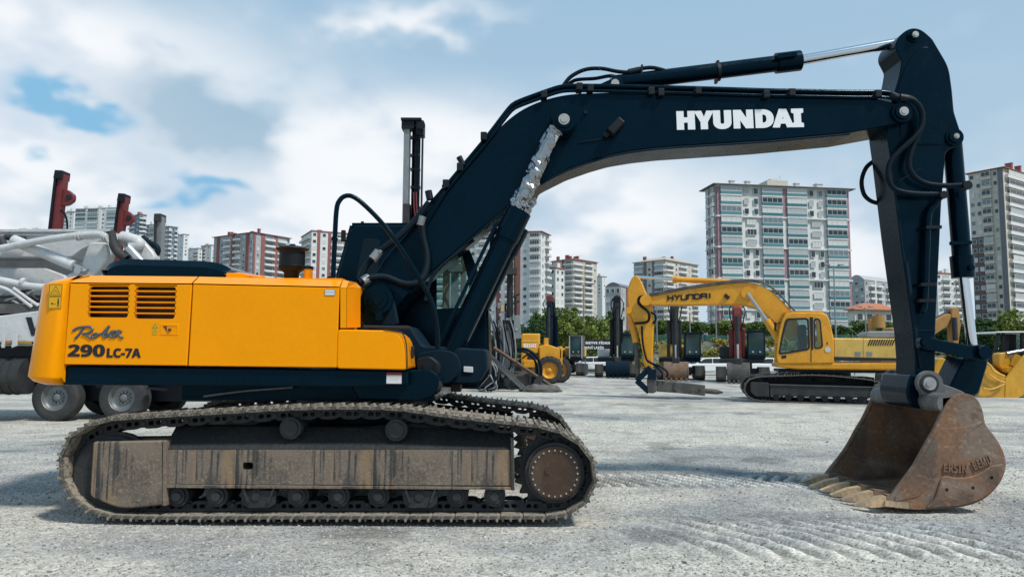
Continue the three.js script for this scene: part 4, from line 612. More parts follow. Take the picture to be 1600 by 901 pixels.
building('apartment_block', 'dark red and white apartment block beside the excavator grab rail', { xl: 470, xc: 486, xr: 566, yt: 361, d: 325, a: 62, ym: 395, base: 2, fl: 8, chim: 6, roofM: C.red, wall: C.white, roof: 'flat', chimM: C.red, F1: [['o', 1]], F2: [['w', .7], ['p', .35, C.red], ['w', 1], ['p', .35, C.red], ['o', 1.6, C.white], ['p', .25, C.red], ['w', .8], ['o', 1.4, C.white]] });
building('apartment_block', 'tall white block with red vertical strips behind the foil wrapped cylinder', { xl: 676, xc: 845, xr: 858, yt: 362, d: 288, a: 22, ym: 420, fl: 12, chim: 5, wall: C.white, roofM: C.red, F1: [['o', 1.5], ['w', .8], ['p', .5, C.red], ['o', 1.5], ['w', .8], ['o', 1.5], ['w', .8], ['p', .45, C.red], ['o', 1.6], ['p', .55, C.red], ['w', 1], ['c', 1.2]], F2: [['w', 1], ['o', 1.2]] });
building('apartment_block', 'low white stepped block between the taller red striped and beige blocks', { xl: 850, xc: 868, xr: 882, yt: 419, d: 300, a: 40, ym: 440, fl: 7, chim: 1, roof: 'flat', F1: [['o', 1], ['w', 1]], F2: [['w', 1], ['w', 1]] });
building('apartment_block', 'beige apartment block with brownish hip roof left of the lamp post', { xl: 859, xc: 896, xr: 933, yt: 405, d: 390, a: 45, ym: 440, fl: 12, chim: 5, wall: C.cream, roofM: C.roof, F1: [['o', 1.2], ['w', .8], ['p', .3, C.red], ['o', 1.4]], F2: [['o', 1.3], ['p', .3, C.beige], ['o', 1.3], ['w', .7]] });
building('apartment_block', 'distant pale tower between the beige block and the yellow arm', { xl: 932, xc: 941, xr: 948, yt: 432, d: 620, a: 40, ym: 440, fl: 6, roof: 'flat', F1: [['w', 1]], F2: [['w', 1]] });
building('office_block', 'low grey block with a dark curved roof left of the raised yellow arm', { xl: 946, xc: 970, xr: 992, yt: 447, d: 240, a: 30, ym: 470, fl: 6, wall: C.grey, roof: 'barrel', rh: 1.4, roofM: C.slate, F1: [['w', 1], ['w', 1], ['w', 1]], F2: [['w', 1], ['p', .6, C.red], ['w', 1]] });
building('apartment_block', 'cream apartment block with gabled roof above the yellow boom', { xl: 991, xc: 1040, xr: 1091, yt: 406, d: 400, a: 45, ym: 440, fl: 13, chim: 3, wall: C.cream, roofM: C.beige, rh: 3, F1: [['c', 1.4], ['p', .3, C.slate], ['w', .8], ['p', .3, C.slate], ['c', 1.4]], F2: [['o', 1.2], ['w', .7], ['o', 1.2], ['w', .7], ['o', 1]] });
{ // the large tower with glazed balconies
  const [b, L1, L2, H] = building('apartment_tower', 'large pink and white tower with glazed balconies behind the yellow excavator', { xl: 1105, xc: 1122, xr: 1329, yt: 289, d: 203, a: 82, ym: 400, fl: 15, fh: 2.9, grp: 3, bands: true, wall: C.white, roofM: C.slate, rh: 1.1, eave: 1.5, chim: 0, F1: [['w', 1], ['p', .4, C.pink], ['c', 1.5], ['w', 1], ['c', 1.5], ['p', .3, C.pink]], F2: [['p', .35, C.pink], ['b', 3.1], ['W', 2.8, C.white], ['b', 3.1], ['p', .55, C.pink, C.white], ['b', 3.0], ['W', 2.8, C.white], ['b', 3.1], ['p', .4, C.pink]] });
  for (const [z, w] of [[.16, .6], [.28, .6], [.66, .6], [.83, .9]]) part('chimney', [box(-4 - w, -4 + w, H + .2, H + 2.2, -L2 * z - w, -L2 * z + w), box(-4 - w - .2, -4 + w + .2, H + 2.21, H + 2.5, -L2 * z - w - .2, -L2 * z + w + .2)], C.white, b);
  part('stair_tower', [box(-9, -3, H + .2, H + 2.8, -L2 * .58, -L2 * .42), box(-7, -5, H + 2.8, H + 3.8, -L2 * .53, -L2 * .47), rod(V(-6, H + 3.8, -L2 * .56), V(-6, H + 5, -L2 * .56), .1)], C.cream, b);
}
building('apartment_block', 'pale grey block with a curved top right of the large pink and white tower', { xl: 1327, xc: 1352, xr: 1392, yt: 437, d: 340, a: 55, ym: 460, fl: 8, roof: 'barrel', rh: 2.6, roofM: C.grey, wall: C.grey, F1: [['w', 1], ['w', 1], ['w', 1]], F2: [['w', .8], ['o', 1.2], ['p', .3, C.white], ['o', 1.2], ['w', .8], ['o', 1]] });
building('house', 'low cream house with an orange tiled roof beside the dark arm', { xl: 1329, xc: 1336, xr: 1396, yt: 484, d: 150, a: 75, ym: 490, fl: 2, chim: 0, eave: .6, rh: 1.5, roofM: C.orange, wall: C.cream, F1: [['w', 1]], F2: [['w', 1], ['w', 1], ['w', 1], ['w', 1]] });
building('apartment_block', 'white block with long balconies between the arm and its cylinder', { xl: 1455, xc: 1466, xr: 1504, yt: 427, d: 330, a: 70, ym: 460, fl: 9, roof: 'flat', F1: [['w', 1]], F2: [['w', .8], ['o', 2, C.white], ['w', .7], ['o', 1.6, C.white]] });
{
  const [b, L1, L2, H] = building('apartment_tower', 'tall cream and brown apartment tower at the right edge of the picture', { xl: 1519, xc: 1574, xr: 1690, yt: 262, d: 228, a: 56, ym: 380, fl: 17, chim: 4, wall: C.cream, roofM: C.roof, chimM: C.red, rh: 2, F1: [['w', .9], ['w', .9], ['c', 1.5, C.cream], ['w', .8], ['p', .7, C.slate]], F2: [['c', 2.2, C.white], ['w', .8], ['c', 2.2, C.white], ['w', 1]] });
  part('brick_cladding', [box(-L1 + .05, -L1 * .63, 0, H - 21, 0, .03)], C.brown, b);
}

// ---------- yellow excavator with a hydraulic breaker ----------
{
  const E = thing('crawler_excavator', 'old yellow crawler excavator with a hydraulic breaker, parked in the middle distance', 'excavator'), z = crop(960, 420, 3.478), D = 24.2, at = P(1280, 620, D).setY(0), X = (pts, dd = D, t = .1, o = {}) => ex(z(pts), dd, t, o), Q = (x, y, dd = D) => { const q = z([[x, y]])[0]; return P(q[0], q[1], dd); };
  FRAME = { at, turn: -.26 };
  const tp = XY(z([[712, 625], [738, 597], [790, 585], [900, 580], [1050, 575], [1180, 579], [1300, 590], [1400, 602], [1462, 620], [1490, 650], [1488, 690], [1462, 728], [1400, 735], [1100, 726], [800, 714], [748, 704], [716, 678], [706, 650]]), D);
  const g0 = Math.min(...tp.map((p) => p[1])); for (const p of tp) p[1] -= g0 * clamp((1.0 - p[1]) / 1.0);
  const tr = crawlerTrack(tp, -D, .6, .22, E, { shoeMat: M.dustSteel, linkMat: M.black, links: false, grouser: .04 }); { const f = tr.clone(); f.position.z -= 2.5; E.add(f); }
  const fr = part('track_frame', [X([[740, 614], [842, 618], [842, 694], [772, 694], [740, 668]], D + .02, .4, { b: .015, r: .06 }), X([[845, 625], [1408, 640], [1408, 702], [845, 690]], D + .06, .4, { b: .02 })], M.darkSteel, E);
  part('frame_rail', X([[845, 625], [1408, 640], [1408, 646], [845, 631]], D + .03, .05, { b: .005 }), M.dustSteel, fr);
  part('idler_wheel', [disc(Q(768, 652, D + .3), .38, .14, 28)], M.black, fr);
  for (let i = 0; i < 8; i++) part('track_roller', disc(Q(880 + i * 66, 697 + i * 1.6, D + .12), .1, .2, 16), M.black, fr);
  part('sprocket', [disc(Q(1455, 668, D + .06), .3, .12, 24), disc(Q(1455, 668, D), .18, .1, 20)], M.dustSteel, fr);
  { const f = fr.clone(); f.position.z -= 2.5; E.add(f); }
  part('slew_base', [box(Q(780, 600).x, Q(1440, 600).x, .25, .85, -D - 2.45, -D - .7), new THREE.CylinderGeometry(.8, .8, .5, 28).translate(Q(1180, 560).x, .95, -D - 1.3), box(Q(900, 570).x, Q(1500, 570).x, Q(1200, 560).y - .02, Q(1200, 548).y, -D - 2.4, -D - .2)], M.black, E);
  // upper body
  const by = part('engine_body', [X([[1193, 375], [1700, 379], [1700, 500], [1193, 498]], D, 2.4, { b: .04 })], M.paleYellow, E);
  for (let i = 0; i < 11; i++) part('vent_slot', X([[1392 + i * 13, 382], [1399 + i * 13, 382], [1385 + i * 13, 416], [1378 + i * 13, 416]], D - .012, .014, { b: 0 }), M.ink, by);
  part('dark_stripe', X([[1195, 477], [1700, 488], [1700, 503], [1195, 498]], D - .012, .014, { b: 0 }), M.ink, by);
  part('door_seam', [X([[1354, 378], [1357, 378], [1357, 500], [1354, 500]], D - .006, .008, { b: 0 }), X([[1310, 450], [1340, 450], [1340, 472], [1310, 472]], D - .01, .012, { b: 0 }), X([[1374, 450], [1404, 451], [1404, 473], [1374, 472]], D - .01, .012, { b: 0 })], M.galv, by);
  part('lower_frame', X([[886, 510], [1700, 508], [1700, 552], [1000, 545], [890, 535]], D - .03, 2.5, { b: .05, r: .05 }), M.oldYellow, E);
  part('hood_grille', X([[1370, 350], [1380, 338], [1700, 338], [1700, 375], [1370, 374]], D + .4, 1.4, { b: .03, r: .05 }), M.galv, E);
  part('muffler', [rod(Q(1436, 320, D + 1), Q(1436, 255, D + 1), .22, .2, 16), rod(Q(1436, 256, D + 1), Q(1438, 246, D + 1), .07), box(Q(1390, 340, D + 1).x, Q(1420, 340, D + 1).x, Q(1400, 345, D + 1).y, Q(1400, 270, D + 1).y, -D - 1.3, -D - .9)], M.ochre, E);
  // cab
  const win1 = [[932, 268], [1058, 264], [1066, 440], [892, 468], [908, 370]], win2 = [[1086, 264], [1122, 270], [1138, 430], [1086, 438]], co = [[935, 238, .25], [1140, 236, .3], [1168, 262, .25], [1195, 380, .15], [1195, 512, .05], [890, 516, .1], [882, 470, .1], [888, 400, .1], [905, 290, .2]];
  const cab = part('cab', [X(co, D - .06, .1, { r: .1, b: .03, holes: [{ pts: win1, r: .12 }, { pts: win2, r: .12 }].map((h) => ({ pts: z(h.pts), r: h.r })) }), exW(XY(z(co), D), -D - .95, .1, { r: .1, b: .03, holes: [{ pts: XY(z([[930, 268], [1125, 264], [1135, 440], [892, 460], [908, 370]]), D), r: .1 }] })], M.oldYellow, E, 'yellow operator cab with dark windows');
  const o = XY(z(co), D), st = (i, t = .08) => bar(V(o[i][0], o[i][1], -D - .5), V(o[(i + 1) % 9][0], o[(i + 1) % 9][1], -D - .5), t, .95);
  part('cab_shell', [st(0, .1), st(3), st(4), box(o[0][0], o[1][0], o[0][1] - .06, o[0][1] - .02, -D - 1, -D)], M.oldYellow, cab);
  const edge = (w, k) => X(w, D - .075, .03, { r: .12, b: .005, holes: [{ pts: z(k), r: .1 }] });
  parts('window_frame', [edge(win1, [[944, 277], [1050, 274], [1057, 432], [902, 457], [917, 370]]), edge(win2, [[1092, 273], [1118, 278], [1130, 424], [1092, 430]]), X([[1062, 262], [1082, 262], [1082, 440], [1070, 440]], D - .07, .03, { b: 0 })], M.ink, cab);
  for (const w of [win1, win2]) part('window_glass', X(w, D - .02, .01, { b: 0 }), M.glass, cab);
  part('seat', [rbox(Q(1010, 400).x, Q(1055, 400).x, Q(1030, 470).y, Q(1030, 300).y, -D - .8, -D - .25, .08), rbox(Q(960, 400).x, Q(1055, 400).x, Q(1030, 480).y, Q(1030, 440).y, -D - .8, -D - .25, .06)], M.black, cab);
  part('door_gap', [X([[1068, 440], [1073, 440], [1073, 506], [1068, 506]], D - .066, .01, { b: 0 }), X([[908, 472], [936, 468], [936, 484], [910, 488]], D - .066, .01, { b: 0 }), X([[1155, 398], [1161, 398], [1161, 412], [1155, 412]], D - .066, .01, { b: 0 })], M.ink, cab);
  part('round_sticker', disc(Q(1162, 438, D - .07), .09, .01, 20), M.white, cab);
  part('mirror', [rod(Q(905, 290, D - .1), Q(876, 300, D - .3), .02), rbox(Q(870, 300, D - .3).x, Q(882, 300, D - .3).x, Q(876, 335, D - .3).y, Q(876, 288, D - .3).y, -D + .25, -D + .3, .02)], M.black, cab);
  // boom
  const bd = D + .95, boom = part('boom', X([[168, 150, .1], [185, 142], [350, 112], [560, 84], [690, 70, .3], [780, 78, .4], [862, 124, .3], [975, 236], [1020, 340], [960, 400], [890, 322], [862, 280], [800, 226, .3], [745, 204, .3], [690, 194], [206, 197], [172, 190, .1], [160, 172, .1]], bd, .6, { r: .1, b: .03 }), M.oldYellow, E);
  { // squared lettering
    const st = [], w = 34, gp = 3, seg = (i, ax, ay, bx, by) => { const x0 = 290 + i * 36.5; const A = Q(x0 + ax * w, 172 - ay * 28 - i * 2.2, bd - .015), B = Q(x0 + bx * w, 172 - by * 28 - i * 2.2, bd - .015); st.push(bar(A, B, .055, .012)); };
    const gl = [[[.05, 0, .05, 1], [.85, 0, .85, 1], [.05, .5, .85, .5]], [[.05, 1, .45, .5], [.85, 1, .45, .5], [.45, 0, .45, .5]], [[.05, 0, .05, 1], [.85, 0, .85, 1], [0, .05, .9, .05]], [[.05, 0, .05, 1], [.85, 0, .85, 1], [0, .93, .9, .93]], [[.05, 0, .05, 1], [.85, .1, .85, .9], [0, .05, .8, .05], [0, .93, .8, .93]], [[.05, 0, .05, 1], [.85, 0, .85, 1], [0, .93, .9, .93], [.05, .45, .85, .45]], [[.3, 0, .3, 1]]];
    gl.forEach((s, i) => s.forEach((q) => seg(i, ...q))); part('lettering', st, M.ink, boom);
  }
  part('pivot_boss', [disc(Q(725, 130, bd - .05), .22, .14, 24), disc(Q(172, 170, bd - .05), .2, .14, 24)], M.oldYellow, boom);
  part('work_lamp', bar(Q(600, 140, bd - .06), Q(624, 160, bd - .06), .12, .1), M.ink, boom);
  parts('hydraulic_pipe', [tube([[190, 138], [400, 98], [560, 74], [700, 60], [790, 68], [870, 112], [985, 232]].map(([x, y]) => Q(x, y, bd)), .035, 50, 6), tube([[200, 146], [400, 106], [560, 82], [700, 68], [790, 74]].map(([x, y]) => Q(x, y, bd - .03)), .03, 40, 6)], M.dustSteel, boom);
  const ac = part('arm_cylinder', [rod(Q(325, 57, bd + .3), Q(630, 70, bd + .3), .1, .1, 20), rod(Q(318, 56, bd + .3), Q(340, 57, bd + .3), .14, .14, 20)], M.oldYellow, E); part('piston_rod', rod(Q(115, 43, bd + .3), Q(325, 57, bd + .3), .055), M.chrome, ac);
  const bc = part('boom_cylinder', [rod(Q(828, 278, bd - .15), Q(900, 395, bd - .15), .125, .125, 20)], M.oldYellow, E); part('piston_rod', rod(Q(725, 132, bd - .15), Q(832, 284, bd - .15), .065), M.silver, bc);
  // arm
  const ad = bd + .1, arm = part('arm', X([[82, 75, .1], [98, 42, .15], [118, 33, .15], [135, 45, .1], [152, 80], [176, 140], [206, 200], [214, 300], [205, 540, .05], [172, 545, .05], [128, 330], [82, 235], [70, 160], [74, 110]], ad, .42, { r: .1, b: .03 }), M.oldYellow, E, 'raised yellow arm holding the breaker');
  parts('hydraulic_hose', [tube([[178, 148], [140, 152], [131, 180], [150, 205], [182, 230], [190, 262], [176, 288], [110, 296]].map(([x, y]) => Q(x, y, ad - .1)), .045, 60, 8), tube([[200, 235], [222, 250], [226, 275], [210, 296]].map(([x, y]) => Q(x, y, ad)), .04, 30, 6)], M.rubber, arm);
  parts('hydraulic_pipe', [tube([[150, 310], [155, 400], [175, 490], [200, 510], [250, 530], [288, 560], [285, 590]].map(([x, y]) => Q(x, y, ad - .1)), .04, 40, 6), tube([[178, 495], [240, 540], [262, 575], [250, 600]].map(([x, y]) => Q(x, y, ad - .1)), .04, 40, 6)], M.rubber, arm);
  const cy = part('bucket_cylinder', [rod(Q(76, 212, ad + .2), Q(118, 400, ad + .2), .11, .11, 18), disc(Q(80, 225, ad), .12, .1, 16)], M.oldYellow, E); part('piston_rod', rod(Q(118, 400, ad + .2), Q(130, 590, ad + .2), .08), M.dustSteel, cy);
  parts('link_arm', [bar(Q(196, 535, ad - .05), Q(122, 608, ad - .05), .2, .1), bar(Q(122, 606, ad - .05), Q(190, 668, ad - .05), .2, .1), bar(Q(205, 545, ad), Q(205, 600, ad), .3, .3)], M.navyDull, E);
  const gy = Q(300, 680, ad).y, br = part('hydraulic_breaker', [X([[176, 590], [226, 588], [232, 660], [215, 676], [180, 674]], ad - .12, .7, { b: .03, r: .05 }), X([[226, 608], [330, 612], [400, 622], [494, 634], [494, 690], [345, 674], [232, 666]], ad - .05, .55, { b: .03, r: .04 })], M.dustSteel, E);
  part('breaker_side_plate', [X([[330, 616], [494, 632], [494, 690], [345, 674], [318, 650]], ad - .1, .06, { b: .01 }), ...[[470, 648], [470, 675], [450, 660], [425, 655]].map(([x, y]) => disc(Q(x, y, ad - .12), .045, .03, 8))], M.dustSteel, br);
  part('breaker_chisel', [rod(Q(494, 662, ad + .2), Q(560, 668, ad + .2), .09, .09), rod(Q(560, 668, ad + .2), Q(592, 671, ad + .2), .09, .02)], M.dustSteel, br);
  FRAME = null; rebase(E, at); E.rotation.y = -.26;
}

// ---------- wheels ----------
function wheel(c, r, w, parent, { rimM = M.rimSteel, bolts = 10, side = 1, tyreM = M.tyre, rim = .56, lugs = 0 } = {}) {   // axis along z, outer side towards +z * side
  const p = [[rim * r, -w / 2], [.9 * r, -w / 2], [.98 * r, -w * .42], [r, -w * .3], [r, w * .3], [.98 * r, w * .42], [.9 * r, w / 2], [.75 * r, w * .53], [rim * r, w / 2]].map(([a, b]) => new THREE.Vector2(a, b));
  const gs = [new THREE.LatheGeometry(p, 40).rotateX(Math.PI / 2).translate(c.x, c.y, c.z)];
  for (let i = 0; i < lugs; i++) for (const s of [-1, 1]) { const a = (i + (s > 0 ? .5 : 0)) / lugs * Math.PI * 2; gs.push(new THREE.BoxGeometry(.07 * r, .1 * r, w * .52).rotateX(0).rotateY(s * .5).translate(0, r * 1.0, s * w * .25).rotateZ(a).translate(c.x, c.y, c.z)); }
  const t = part('wheel', gs, tyreM, parent);
  const q = [[0, .30], [.14, .30], [.16, .16], [.3, .1], [.42, .2], [.5, .12], [.54, .42], [.6, .5], [.6, .4]].map(([a, b]) => new THREE.Vector2(a * r * rim / .56, b * w));
  const rm = part('rim', [new THREE.LatheGeometry(q, 36).rotateX(Math.PI / 2 * 1).scale(1, 1, side).translate(c.x, c.y, c.z)], rimM, t);
  const hs = []; for (let i = 0; i < bolts; i++) { const a = i / bolts * Math.PI * 2; hs.push(disc(c.clone().add(V(Math.cos(a) * .24 * r, Math.sin(a) * .24 * r, side * w * .18)), .035 * r, w * .1, 8)); }
  if (bolts) part('wheel_nuts', hs, rimM, t).userData.kind = 'stuff';
  return t;
}

// ---------- concrete pump truck ----------
{
  const T = thing('concrete_pump_truck', 'white concrete pump truck with folded boom behind the counterweight', 'truck'), D = 16.3, z = crop(0, 250, 5), z2 = crop(0, 340, 3.0), Q = (x, y, dd = D) => P(x, y, dd);
  const boomS = part('boom_section', [ex(z([[-700, 555], [840, 550], [850, 600], [640, 700], [560, 760], [-700, 760]]), D + .5, .5, { b: .03 })], M.white, T);
  part('boom_section', [ex([[-140, 368], [150, 366], [120, 430], [70, 470], [-140, 480]], D + 1.15, .4, { b: .03 })], M.white, T);
  part('boom_flange', [bar(Q(-140, 361, D + .48), Q(170, 360, D + .48), .06, .1), bar(Q(-140, 367.5, D + .49), Q(150, 367, D + .49), .02, .06), ...z([[180, 550], [280, 548]]).map(([x, y]) => bar(P(x - 5, y, D + .5), P(x + 5, y - 1, D + .5), .08, .1))], M.white, boomS);
  part('boom_section', [ex(z([[-700, 840], [350, 840], [500, 900], [560, 1060], [-700, 1060]]), D + .6, .5, { b: .03 })], M.white, T);
  part('boom_section', [ex(z([[690, 640], [830, 640], [850, 760], [740, 890], [600, 1000], [500, 900], [620, 850]]), D + .25, .3, { b: .03, r: .1 })], M.white, T);
  part('elbow_plate', [ex(z([[920, 560], [960, 550], [1080, 590], [1210, 740], [1190, 800], [1060, 800], [960, 700]]), D + .4, .3, { b: .03, r: .15 })], M.white, T);
  const pipe = (pts, r, dd = D) => part('delivery_pipe', tube(z(pts).map(([x, y]) => P(x, y, dd)), r, 50, 14), M.white, T);
  pipe([[-700, 760], [-100, 705], [0, 690], [300, 632], [450, 608], [600, 590], [700, 582], [780, 582], [830, 605]], .078); pipe([[940, 610], [1000, 612], [1060, 630], [1080, 660], [1020, 680]], .13, D + .3);
  const pc2 = part('boom_cylinder', [rod(P(20, 375, D + .2), P(115, 415, D + .2), .125, .125, 24)], M.white, T); part('piston_rod', [rod(P(112, 413, D + .2), P(135, 424, D + .2), .06), disc(P(124, 423, D + .1), .08, .2, 18)], M.silver, pc2);
  part('boom_cylinder', [rod(P(200, 388, D + .2), P(222, 412, D + .2), .12, .12, 20)], M.silver, T);
  for (const [x, y] of z([[600, 595], [620, 592], [800, 590], [820, 600], [840, 612]])) part('pipe_clamp', rod(P(x - .8, y + .2, D), P(x + .8, y, D), .1, .1, 18), M.white, T);
  part('sheathed_hose', tube(z([[860, 560], [880, 640], [905, 700], [950, 745], [990, 770]]).map(([x, y]) => P(x, y, D + .1)), .1, 40, 10), M.darkSteel, T);
  part('hose_bundle', tube(z([[1110, 600], [1150, 640], [1210, 670], [1230, 700], [1220, 740]]).map(([x, y]) => P(x, y, D + .6)), .07, 30, 8), M.rubber, T);
  part('valve_block', [rod(P(8, 370, D + .3), P(38, 374, D + .3), .07), rod(P(0, 372, D + .2), P(8, 388, D + .2), .08)], M.darkSteel, T);
  parts('lower_pipe', [tube([[-40, 437], [0, 438], [40, 446], [70, 449]].map(([x, y]) => P(x, y, D)), .08, 20, 12), tube([[-30, 444], [10, 452], [50, 480]].map(([x, y]) => P(x, y, D - .1)), .04, 20, 8), tube([[20, 450], [45, 468], [60, 478]].map(([x, y]) => P(x, y, D - .1)), .035, 20, 8), rod(P(33, 441, D), P(38, 442.5, D), .11, .11, 16)], M.white, T);
  { const R = rng(41); for (let i = 0; i < 12; i++) { const x = -6 + R() * 66, y = 448 + R() * 30; part('frame_strut', rod(P(x, y, D - .05 + R() * .5), P(x + 6 + R() * 26, y + (R() - .4) * 30, D + R() * .5), .018 + .02 * R(), .02, 8), i % 3 ? M.white : M.darkSteel, T); } }
  const bed = part('bed_side', [ex([[-150, 497], [0, 493], [62, 485], [64, 534], [-150, 537]], D - .2, 2.2, { b: .02 })], M.white, T);
  part('lettering', letters('V', P(38, 524, D - .2).x, P(38, 524, D - .2).y, .42, .4, -D + .21, .006, .03), M.ink, bed);
  part('marker_strip', ex([[4, 532], [48, 533], [48, 537], [4, 536.5]], D - .23, .02, { b: 0 }), M.ochre, bed);
  part('platform', [box(P(-150, 480, D).x, P(72, 480, D).x, P(30, 490, D).y, P(30, 475, D).y, -D - 2.2, -D + .1)], M.dustSteel, T);
  parts('stake', [ex([[3, 520], [6, 520], [5, 543], [1, 543]], D - .3, .04, { b: 0 }), ex([[19, 520], [24, 520], [25, 540], [17, 543]], D - .3, .04, { b: 0 })], M.white, T);
  part('chassis', [box(P(-150, 550, D).x, P(420, 550, D).x, P(30, 575, D).y, P(30, 540, D).y, -D - 1.7, -D - .1), box(P(140, 550, D).x, P(420, 550, D).x, P(200, 590, D).y, P(200, 480, D).y, -D - 2.2, -D - .2)], M.black, T);
  part('axle_frame', [box(P(60, 550, D).x, P(330, 550, D).x, .42, 1.1, -D - 1.9, -D - .55)], M.black, T);
  part('fuel_tank', [rod(P(-120, 587, D + .05), P(45, 587, D + .05), .4, .4, 28), ...[15, 28].map((x) => rod(P(x, 587, D + .05), P(x + 1.5, 587, D + .05), .415, .415, 28))], M.darkSteel, T);
  for (const x of [92, 196]) { const c = Gp(x, D + .2); c.x = P(x, 610, D + .2).x; c.y = .52; wheel(c, .52, .34, T, { bolts: 10 }); const c2 = c.clone(); c2.z -= 1.9; wheel(c2, .52, .34, T, { bolts: 0, side: -1 }); }
  parts('mudguard', [ex([[145, 560], [170, 560], [172, 606], [148, 606]], D + .3, .3, { b: .01 }), ...[[232, 606, 262, 609]].map(([a, b, c, e]) => bar(P(a, b, D), P(c, e, D), .04, .2))], M.black, T);
  rebase(T, V(P(92, 600, D).x, 0, -D - 1));
}
// ---------- drill masts ----------
function mast(label, pts, D, m1, m2, tab) {
  const T = thing('drill_mast', label, 'drill mast', 'upright masts of parked drilling rigs'), [[x0, y0], [x1, y1], w] = pts, a = P(x0, y0, D), b = P(x1, y1, D), ux = V(b.x - a.x, b.y - a.y, 0).normalize(), px = V(ux.y, -ux.x, 0);
  const g = a.clone().addScaledVector(ux, -(a.y) / ux.y), S = (o, ww, z0, z1) => hexa([[-ww, z0], [ww, z0], [ww, z1], [-ww, z1]].map(([q, zz]) => g.clone().addScaledVector(px, o + q).add(V(0, 0, zz))).concat([[-ww, z0], [ww, z0], [ww, z1], [-ww, z1]].map(([q, zz]) => b.clone().addScaledVector(px, o + q).add(V(0, 0, zz)))));
  const u = w / F * D;
  part('mast_beam', S(u * .12, u * .32, .2, -.2), m1, T); part('guide_rail', S(-u * .33, u * .13, .3, -.1), m2, T);
  part('mast_head', [hexa([[-.46, .34], [.4, .34], [.4, -.3], [-.46, -.3]].map(([q, zz]) => b.clone().addScaledVector(px, q * u).add(V(0, 0, zz)).addScaledVector(ux, -.25)).concat([[-.45, .3], [.4, .3], [.4, -.3], [-.45, -.3]].map(([q, zz]) => b.clone().addScaledVector(px, q * u).add(V(0, 0, zz)).addScaledVector(ux, .12))))], m2, T);
  if (tab) { const q = P(tab[0], tab[1], D); part('pulley_lug', exW([[q.x - .35, q.y - .38], [q.x - .35, q.y + .4], [q.x, q.y + .35], [q.x + .3, q.y + .12], [q.x + .3, q.y - .15], [q.x + .05, q.y - .34]], -D + .1, .2, { r: .1, b: .02 }), m1, T); part('pulley', disc(V(q.x + .08, q.y, -D + .12), .12, .06, 16), M.ink, T); part('hydraulic_hose', tube([V(q.x - .3, q.y - .5, -D + .1), V(q.x - .02, q.y - .8, -D + .1), V(q.x + .1, q.y - 1.4, -D + .1), V(q.x + .05, q.y - 2.6, -D + .1)], .04, 24, 6), M.rubber, T); }
  part('rig_base', [box(g.x - 1, g.x + 1, 0, .8, -D - 3, -D + .6), box(g.x - .8, g.x + .8, .8, 1.8, -D - 2.8, -D - .6)], M.darkSteel, T);
  rebase(T, V(g.x, 0, -D)); return T;
}
mast('tall dark red drill mast at far left above the white pump truck', [[87, 360], [97, 272.5], 14], 32, M.red, M.black, [106, 309]);
mast('shorter dark red drill mast right of the tall red one', [[187, 362], [194, 308], 11.5], 34, M.red, M.black, [199.5, 341]);
mast('short grey drill mast standing right of the pump truck elbow', [[249, 392], [250, 339], 12], 36, M.galv, M.darkSteel);

